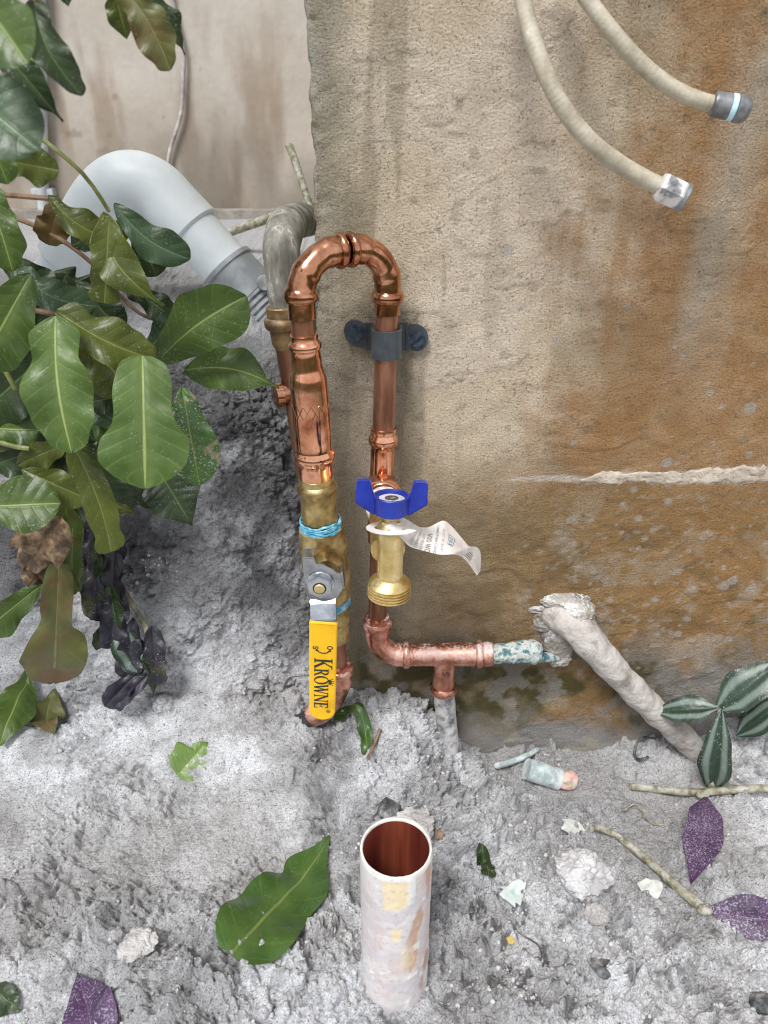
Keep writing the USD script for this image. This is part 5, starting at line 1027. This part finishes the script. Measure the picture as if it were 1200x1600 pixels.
L((108, 690), (26, 727), 46, -.11, -.12, 'leaf_olive', 'el', seed=41, roll=-20)
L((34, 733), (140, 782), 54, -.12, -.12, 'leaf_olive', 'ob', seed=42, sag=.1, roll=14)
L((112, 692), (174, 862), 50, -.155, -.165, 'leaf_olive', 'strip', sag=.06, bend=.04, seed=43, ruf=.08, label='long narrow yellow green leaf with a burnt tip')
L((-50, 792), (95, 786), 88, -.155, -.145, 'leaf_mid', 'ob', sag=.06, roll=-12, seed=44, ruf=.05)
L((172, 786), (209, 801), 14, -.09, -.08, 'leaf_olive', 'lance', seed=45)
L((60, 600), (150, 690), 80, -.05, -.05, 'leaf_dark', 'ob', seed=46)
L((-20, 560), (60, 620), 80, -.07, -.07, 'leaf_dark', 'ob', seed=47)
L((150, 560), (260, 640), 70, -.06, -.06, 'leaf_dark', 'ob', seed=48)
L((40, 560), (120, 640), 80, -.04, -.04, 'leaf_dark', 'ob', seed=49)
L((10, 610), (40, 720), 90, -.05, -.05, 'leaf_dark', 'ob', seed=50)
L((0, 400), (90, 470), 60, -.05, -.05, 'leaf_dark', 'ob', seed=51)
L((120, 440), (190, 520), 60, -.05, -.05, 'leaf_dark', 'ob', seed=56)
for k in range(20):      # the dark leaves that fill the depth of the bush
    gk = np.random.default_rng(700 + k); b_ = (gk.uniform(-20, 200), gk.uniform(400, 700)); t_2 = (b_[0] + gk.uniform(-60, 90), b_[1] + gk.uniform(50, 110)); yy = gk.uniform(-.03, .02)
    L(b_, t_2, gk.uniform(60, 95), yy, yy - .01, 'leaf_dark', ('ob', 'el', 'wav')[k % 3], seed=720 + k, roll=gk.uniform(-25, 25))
# hanging low
L((104, 788), (96, 930), 52, -.07, -.06, 'leaf_olive', 'strip', seed=52, sag=.03)
L((114, 786), (112, 925), 34, -.065, -.055, 'leaf_mid', 'strip', seed=53)
L((92, 880), (84, 1068), 96, -.085, -.06, 'leaf_mottled', 'long', sag=.06, seed=54, label='long olive leaf blotched brown, hanging lowest')
L((64, 914), (-30, 990), 58, -.05, -.06, 'leaf_mid', 'ob', seed=55, roll=-10)
L((96, 808), (36, 892), 76, -.085, -.075, 'dry_leaf', 'heart', seed=57, ruf=.25, fold=.7, label='curled dry brown leaf')
L((40, 868), (66, 912), 40, -.07, -.06, 'dry_leaf', 'el', seed=58, ruf=.3, fold=.8, label='shrivelled dark brown leaf')

# the rest of its crown, unseen to the left and above, added to shade the bank
gf = np.random.default_rng(77); fol = []
for k in range(180):
    if k < 130: Bp = V([gf.uniform(-.85, -.52), gf.uniform(-.30, .25), gf.uniform(.5, 1.35)])
    else: Bp = V([gf.uniform(-.60, -.28), gf.uniform(-.25, .10), gf.uniform(1.02, 1.4)])
    m, uv = leaf_mesh(Bp, Bp + unit(V([gf.normal() * .6, gf.normal() * .6, -.5])) * gf.uniform(.09, .14), gf.uniform(.05, .075), ('ob', 'wav', 'el')[k % 3], seed=300 + k, nu=14, nv=7, face=unit(gf.normal(size=3) + V([0, -.6, 1.])))
    fol.append((m, uv))
tag(out('unseen_foliage', trimesh.util.concatenate([a for a, b in fol]), 'leaf_mid', shrub, smooth=True, uv=np.vstack([b for a, b in fol])), kind='stuff')
for k in range(7):
    e_ = V([gf.uniform(-.8, -.3), gf.uniform(-.2, .25), gf.uniform(1.1, 1.4)]); st0 = V([-.50, .04, 1.0]); out('stem', stem_tube([st0, (st0 + e_) / 2 + V([0, 0, .05]), e_], .005, .002, 16, 8), 'bark', shrub)

# ------------------------------------------------------------------ fallen leaves and litter
def ground_leaf(name, label, b, t, w, mat_, prof, group=None, lift=.0015, cat='leaf', sink=0., **kw):
    Bp, nb_ = on(*b); Tp, nt_ = on(*t); nrm_ = unit(nb_ + nt_); wm = w / 1200 * np.linalg.norm(((Bp + Tp) / 2 - V([0, -D, H]))) * .92
    m, uv = leaf_mesh(Bp, Tp, wm, prof, face=nrm_, **kw); v = m.vertices
    zg_ = gaussian_filter1d(zsoil(v[:, :2]).reshape(44, 15), 2.5, axis=0); zg_ = gaussian_filter1d(zg_, 2, axis=1).ravel()
    base = v[:, 2]; rel = base - (Bp[2] + (Tp[2] - Bp[2]) * uv[:, 0]); v[:, 2] = np.where(nrm_[2] > .5, zg_ + lift + rel - sink * (np.abs(uv[:, 1]) ** 2) * .004, base + lift)
    m.vertices = v; o = out(name, m, mat_, None, smooth=True, uv=uv); tag(o, label, cat, group); return o
ground_leaf('fallen_leaf', 'large fallen green leaf lying left of the upright pipe stub', (362, 1496), (512, 1306), 118, 'leaf_fallen', 'fall', 'fallen green leaves on the soil', lift=.0055, sag=.03, roll=6, seed=70, ruf=.06, fold=.22, bite=.35)
ground_leaf('fallen_leaf', 'small torn light green leaf half buried in pale soil, mid left', (278, 1208), (324, 1158), 54, 'leaf_torn', 'heart', 'fallen green leaves on the soil', lift=.001, seed=71, sag=.02, ruf=.05, bite=.5)
ground_leaf('fallen_leaf', 'thin curled green leaf strip just below the yellow lever', (522, 1120), (572, 1176), 26, 'leaf_fallen', 'strip', 'fallen green leaves on the soil', lift=.003, bend=.22, seed=72, sag=.06)
ground_leaf('fallen_leaf', 'dark withered leaf curled on the soil below the shrub', (86, 1068), (88, 1150), 48, 'leaf_mottled', 'lance', None, lift=.004, bend=-.12, seed=73, sag=.08)
ground_leaf('fallen_leaf', 'green leaf edge poking in at the far left above the soil', (2, 1032), (-14, 1160), 56, 'leaf_mid', 'el', None, lift=.012, seed=74, sag=.06)
ground_leaf('fallen_leaf', 'dark green leaf scrap in the bottom left corner', (-14, 1548), (34, 1578), 30, 'leaf_dark', 'el', None, lift=.002, seed=75)
ground_leaf('purple_leaf', 'torn purple leaf at the bottom edge on the left', (158, 1640), (120, 1520), 70, 'leaf_purple', 'heart', None, lift=.003, seed=76, sag=.05, ruf=.05)
# trailing striped plant at right
vine = thing('trailing_plant', 'dusty trailing plant with striped and purple leaves along the wall foot at right', 'plant', on(1110, 1240)[0])
def gs(pts, lift): return [on(min(max(a, -40), 1235), b)[0] + V([0, 0, lift]) for a, b in pts]
out('stem', stem_tube(gs([(982, 1231), (1030, 1236), (1085, 1240), (1140, 1238), (1225, 1238)], .005), .0046, .0050, 40, 12), 'stem_dusty', vine)
out('stem', stem_tube(gs([(925, 1298), (950, 1302), (985, 1325), (1022, 1355), (1065, 1392), (1104, 1424)], .004), .0036, .0056, 40, 12), 'stem_dusty', vine)
def nodule(px, py, r): c = on(px, py)[0] + V([0, 0, .005]); out('stem_joint', lumpy(c, (r * 1.4, r, r), 9, .15, 2), 'stem_dusty', vine, smooth=True)
nodule(1098, 1243, .0062); nodule(1103, 1424, .0062)
def vleaf(b, t, w, mat_, Zb=None, lab=None, Y=None, **kw):
    if Y is None: Bp, Tp = on(*b)[0] + V([0, 0, .007]), on(*t)[0] + V([0, 0, .007])
    else: Bp, Tp = P(*b, Y[0]), P(*t, Y[1])
    wm = w / 1200 * np.linalg.norm((Bp + Tp) / 2 - V([0, -D, H])) * .93
    m, uv = leaf_mesh(Bp, Tp, wm, **kw); out('leaf', m, mat_, vine, smooth=True, uv=uv, label=lab)
vleaf((1098, 1250), (1075, 1384), 54, 'leaf_purple', prof='lance', seed=80, sag=.05, ruf=.03, fold=.2, bend=.03, lab='purple leaf underside, dusty')
vleaf((1104, 1424), (1262, 1436), 56, 'leaf_purple', prof='lance', seed=81, sag=.08, ruf=.03, fold=.3, bend=-.06)
vleaf((1124, 1106), (1022, 1112), 44, 'leaf_striped', Y=(-.06, -.035), prof='lance', seed=82, sag=.10, ruf=.03, roll=20)
vleaf((1118, 1112), (1222, 1032), 58, 'leaf_striped', Y=(-.055, -.04), prof='lance', seed=83, sag=.10, ruf=.03, roll=-10)
vleaf((1128, 1108), (1112, 1236), 46, 'leaf_striped', Y=(-.075, -.085), prof='el', seed=84, sag=.12, ruf=.05, fold=.5)
vleaf((1150, 1150), (1240, 1085), 44, 'leaf_striped', Y=(-.05, -.06), prof='lance', seed=85, sag=.06, ruf=.03, roll=-25)
out('stem', stem_tube([P(1108, 1240, -.09), P(1122, 1180, -.08), P(1124, 1108, -.06)], .004, .003, 20, 10), 'stem_dusty', vine)
# wilted stalk under the shrub
wil = thing('wilted_plant', 'wilted blackened plant stalk collapsed on the soil below the shrub', 'plant', P(170, 800, .02))
def wl(pts, r0, r1, m='stem_green', Ys=None): out('stem', stem_tube([P(a, b, y) for (a, b), y in zip(pts, Ys)], r0, r1, 40, 10), m, wil)
wl([(118, 770), (122, 830), (126, 900)], .0028, .0022, 'stem_dusty', [.03, -.0, -.02])
wl([(150, 790), (178, 880), (195, 925), (225, 975), (236, 1010), (226, 1040)], .003, .0036, 'stem_dusty', [.04, .0, -.012, -.03, -.045, -.055])
def wlf(b, t, w, Yb, Yt, m='leaf_blackened', prof='ob', **kw): add_leaf(wil, b, t, w, Yb, Yt, m, prof, **kw)
wlf((132, 780), (148, 912), 56, .02, -.02, prof='strip', seed=90, ruf=.2, fold=.5)
wlf((176, 796), (176, 915), 48, .03, -.01, prof='ob', seed=91, ruf=.2, roll=30, fold=.5)
wlf((150, 850), (165, 972), 66, -.0, -.035, prof='ob', seed=92, ruf=.25, fold=.6)
wlf((128, 880), (160, 965), 40, -.02, -.04, prof='strip', seed=93, ruf=.2)
wlf((170, 960), (222, 1050), 50, -.035, -.06, 'leaf_striped', 'ob', seed=94, ruf=.25, fold=.6)
wlf((238, 978), (246, 1068), 34, -.04, -.065, prof='strip', seed=95, ruf=.2, fold=.6)
wlf((226, 1040), (164, 1104), 36, -.055, -.075, prof='ob', seed=96, ruf=.25, fold=.7)
wlf((236, 1050), (180, 1106), 22, -.06, -.08, prof='strip', seed=97, ruf=.2, fold=.6)
wlf((164, 972), (150, 1016), 22, -.035, -.045, 'leaf_dark', 'el', seed=98, fold=.6)
for k in range(9):
    b0 = [(122, 790), (140, 800), (160, 800), (182, 812), (150, 860), (168, 900), (184, 925), (208, 965), (232, 990)][k]; gk = np.random.default_rng(400 + k); t0_ = (b0[0] + gk.uniform(-14, 22), b0[1] + gk.uniform(85, 130)); yy = np.interp(b0[1], [780, 1000], [.0, -.045])
    wlf(b0, t0_, gk.uniform(26, 44), yy, yy - .025, ('leaf_blackened', 'leaf_blackened', 'leaf_dark')[k % 3], ('strip', 'ob', 'lance')[k % 3], seed=410 + k, ruf=.22, fold=.6, roll=gk.uniform(-40, 40))
# twigs
def twig(name, label, pts, r0, r1, m='bark', lift=.002, cat='twig'):
    o = out(name, sweep(spline(gs(pts, lift), 24), np.linspace(r0, r1, 24), 8, wob=(.0012, 300, 2)), m); tag(o, label, cat); return o
twig('twig', 'short reddish brown stick standing against the soil below the tee', [(592, 1142), (586, 1162), (578, 1190)], .0022, .0016, 'stem_red', .006)
twig('twig', 'thin dry twig looping beside the pale chip near the right wall foot', [(975, 1268), (995, 1262), (1012, 1282), (1036, 1288)], .0014, .001, 'stem_dusty')
twig('twig', 'hair thin dark root to the right of the pipe stub', [(800, 1440), (815, 1462), (835, 1475), (845, 1500)], .0009, .0006, 'dark_stone', cat='root')
twig('twig', 'pale grey stick leaning against the wall foot right of the old pipe', [(776, 1202), (805, 1192), (838, 1176)], .0042, .0034, 'teal_fragment', .008)
t_ = twig('wire_loop', 'small dark loop of wire on the soil under the mortar coated pipe', [(1010, 1188), (990, 1182), (992, 1164), (1010, 1158), (1022, 1162)], .0020, .0014, 'dark_stone', .006, 'wire')
# cut branches behind the loop
o = out('cut_stem', stem_tube([P(452, 228, .62), P(462, 255, .60), P(472, 285, .58), P(486, 330, .55)], .0065, .005, 24, 12), 'stem_dusty'); tag(o, 'cut green stem standing behind the corner of the concrete wall', 'stem')
o = out('fallen_branch', stem_tube([P(340, 372, .72), P(372, 358, .70), P(412, 344, .68), P(450, 330, .66), P(520, 318, .6)], .0075, .009, 30, 12), 'stem_dusty'); tag(o, 'greenish branch lying between the drain bend and the wall corner', 'branch')
# broken pipe fragment
fa, fb = on(822, 1212)[0] + V([0, 0, .010]), on(874, 1224)[0] + V([0, 0, .010])
frg = thing('broken_pipe_piece', 'short broken teal grey pipe piece with a pink broken end on the soil', 'pipe fragment', fa)
out('pipe_shell', sweep(np.linspace(fa, fb, 18), .0138, 28, wob=(.0045, 70, 3)), 'teal_fragment', frg)
out('broken_end', lumpy(fb + V([.008, -.002, 0]), (.016, .013, .0125), 12, .35, 3), 'pink_break', frg, smooth=True)
# clods and chips
def clod(px, py, wpx, label, m='clod', seed=1, flat=.7, cat='clod', name='soil_clod', up=.35):
    p, n_ = on(px, py); r_ = wpx / 2 / 1200 * np.linalg.norm(p - V([0, -D, H])); mm = rock(r_, seed, flat, .32, 5, m.startswith('clod')); mm.vertices = mm.vertices + p + V([0, 0, r_ * up]); tag(out(name, mm, m, smooth=40), label, cat)
clod(905, 1372, 74, 'rounded pale grey clod alone on the soil at right', 'clod', 1)
clod(645, 1300, 58, 'pinkish grey clod touching the left side of the stub rim', 'clod_warm', 4, .7)
clod(935, 1430, 34, 'small grey clod below the rounded one', 'clod_warm', 10)
clod(845, 1130, 26, 'small clod at the foot of the mossy wall', 'clod', 11)
clod(610, 1266, 40, 'black stone directly behind the stub rim', 'dark_stone', 12, .7, 'stone', 'stone')
clod(652, 1283, 30, 'small black stone behind the right of the stub rim', 'dark_stone', 13, .6, 'stone', 'stone')
clod(1188, 1570, 30, 'black pebble near the bottom right corner', 'dark_stone', 14, .6, 'stone', 'stone')
clod(940, 1512, 34, 'flat dark stone low on the right', 'dark_stone', 15, .35, 'stone', 'stone', .1)
clod(215, 1476, 52, 'flat grey stone half sunk in soil at lower left', 'clod_warm', 16, .3, 'stone', 'stone', .1)
def chip(px, py, wpx, label, m, seed, name='paint_chip', cat='paint chip'):
    p, n_ = on(px, py); g_ = np.random.default_rng(seed); r_ = .8 * wpx / 2 / 1200 * np.linalg.norm(p - V([0, -D, H])); an = np.sort(g_.uniform(0, 6.28, 15)); rv = g_.uniform(.62, 1.15, 15); pl = Polygon([(r_ * q * math.cos(a), r_ * q * math.sin(a)) for a, q in zip(an, rv)]).buffer(.0012).buffer(-.0006)
    mm = extr(pl, .0018).subdivide(); mm = mm.subdivide(); mm.vertices[:, 2] += .007 * (noise(mm.vertices * 90, seed) - .5); nn = unit(n_ + V([0, -.5, .3])); xx_ = unit(np.cross(V([0, 1., 0]), nn)); tag(out(name, frame_to(mm, p + nn * .0015, xx_, np.cross(nn, xx_), nn), m, smooth=30), label, cat)
chip(892, 1292, 38, 'white paint chip above the rounded clod', 'paint_chip', 1)
chip(1018, 1392, 44, 'white paint chip beside the trailing stem', 'paint_chip', 2)
chip(802, 1402, 46, 'pale green paint chip right of the pipe stub', 'paint_chip_green', 3)
chip(802, 1468, 12, 'tiny yellow chip right of the pipe stub', 'dull_yellow', 5)
chip(682, 1303, 20, 'small brown bark chip by the right rim of the stub', 'stem_red', 6, 'bark_chip', 'bark chip')
o = ground_leaf('fallen_leaf', 'dusty dark green leaf scrap standing right of the pipe stub', (752, 1318), (762, 1372), 26, 'leaf_dark', 'strip', None, lift=.006, seed=77)
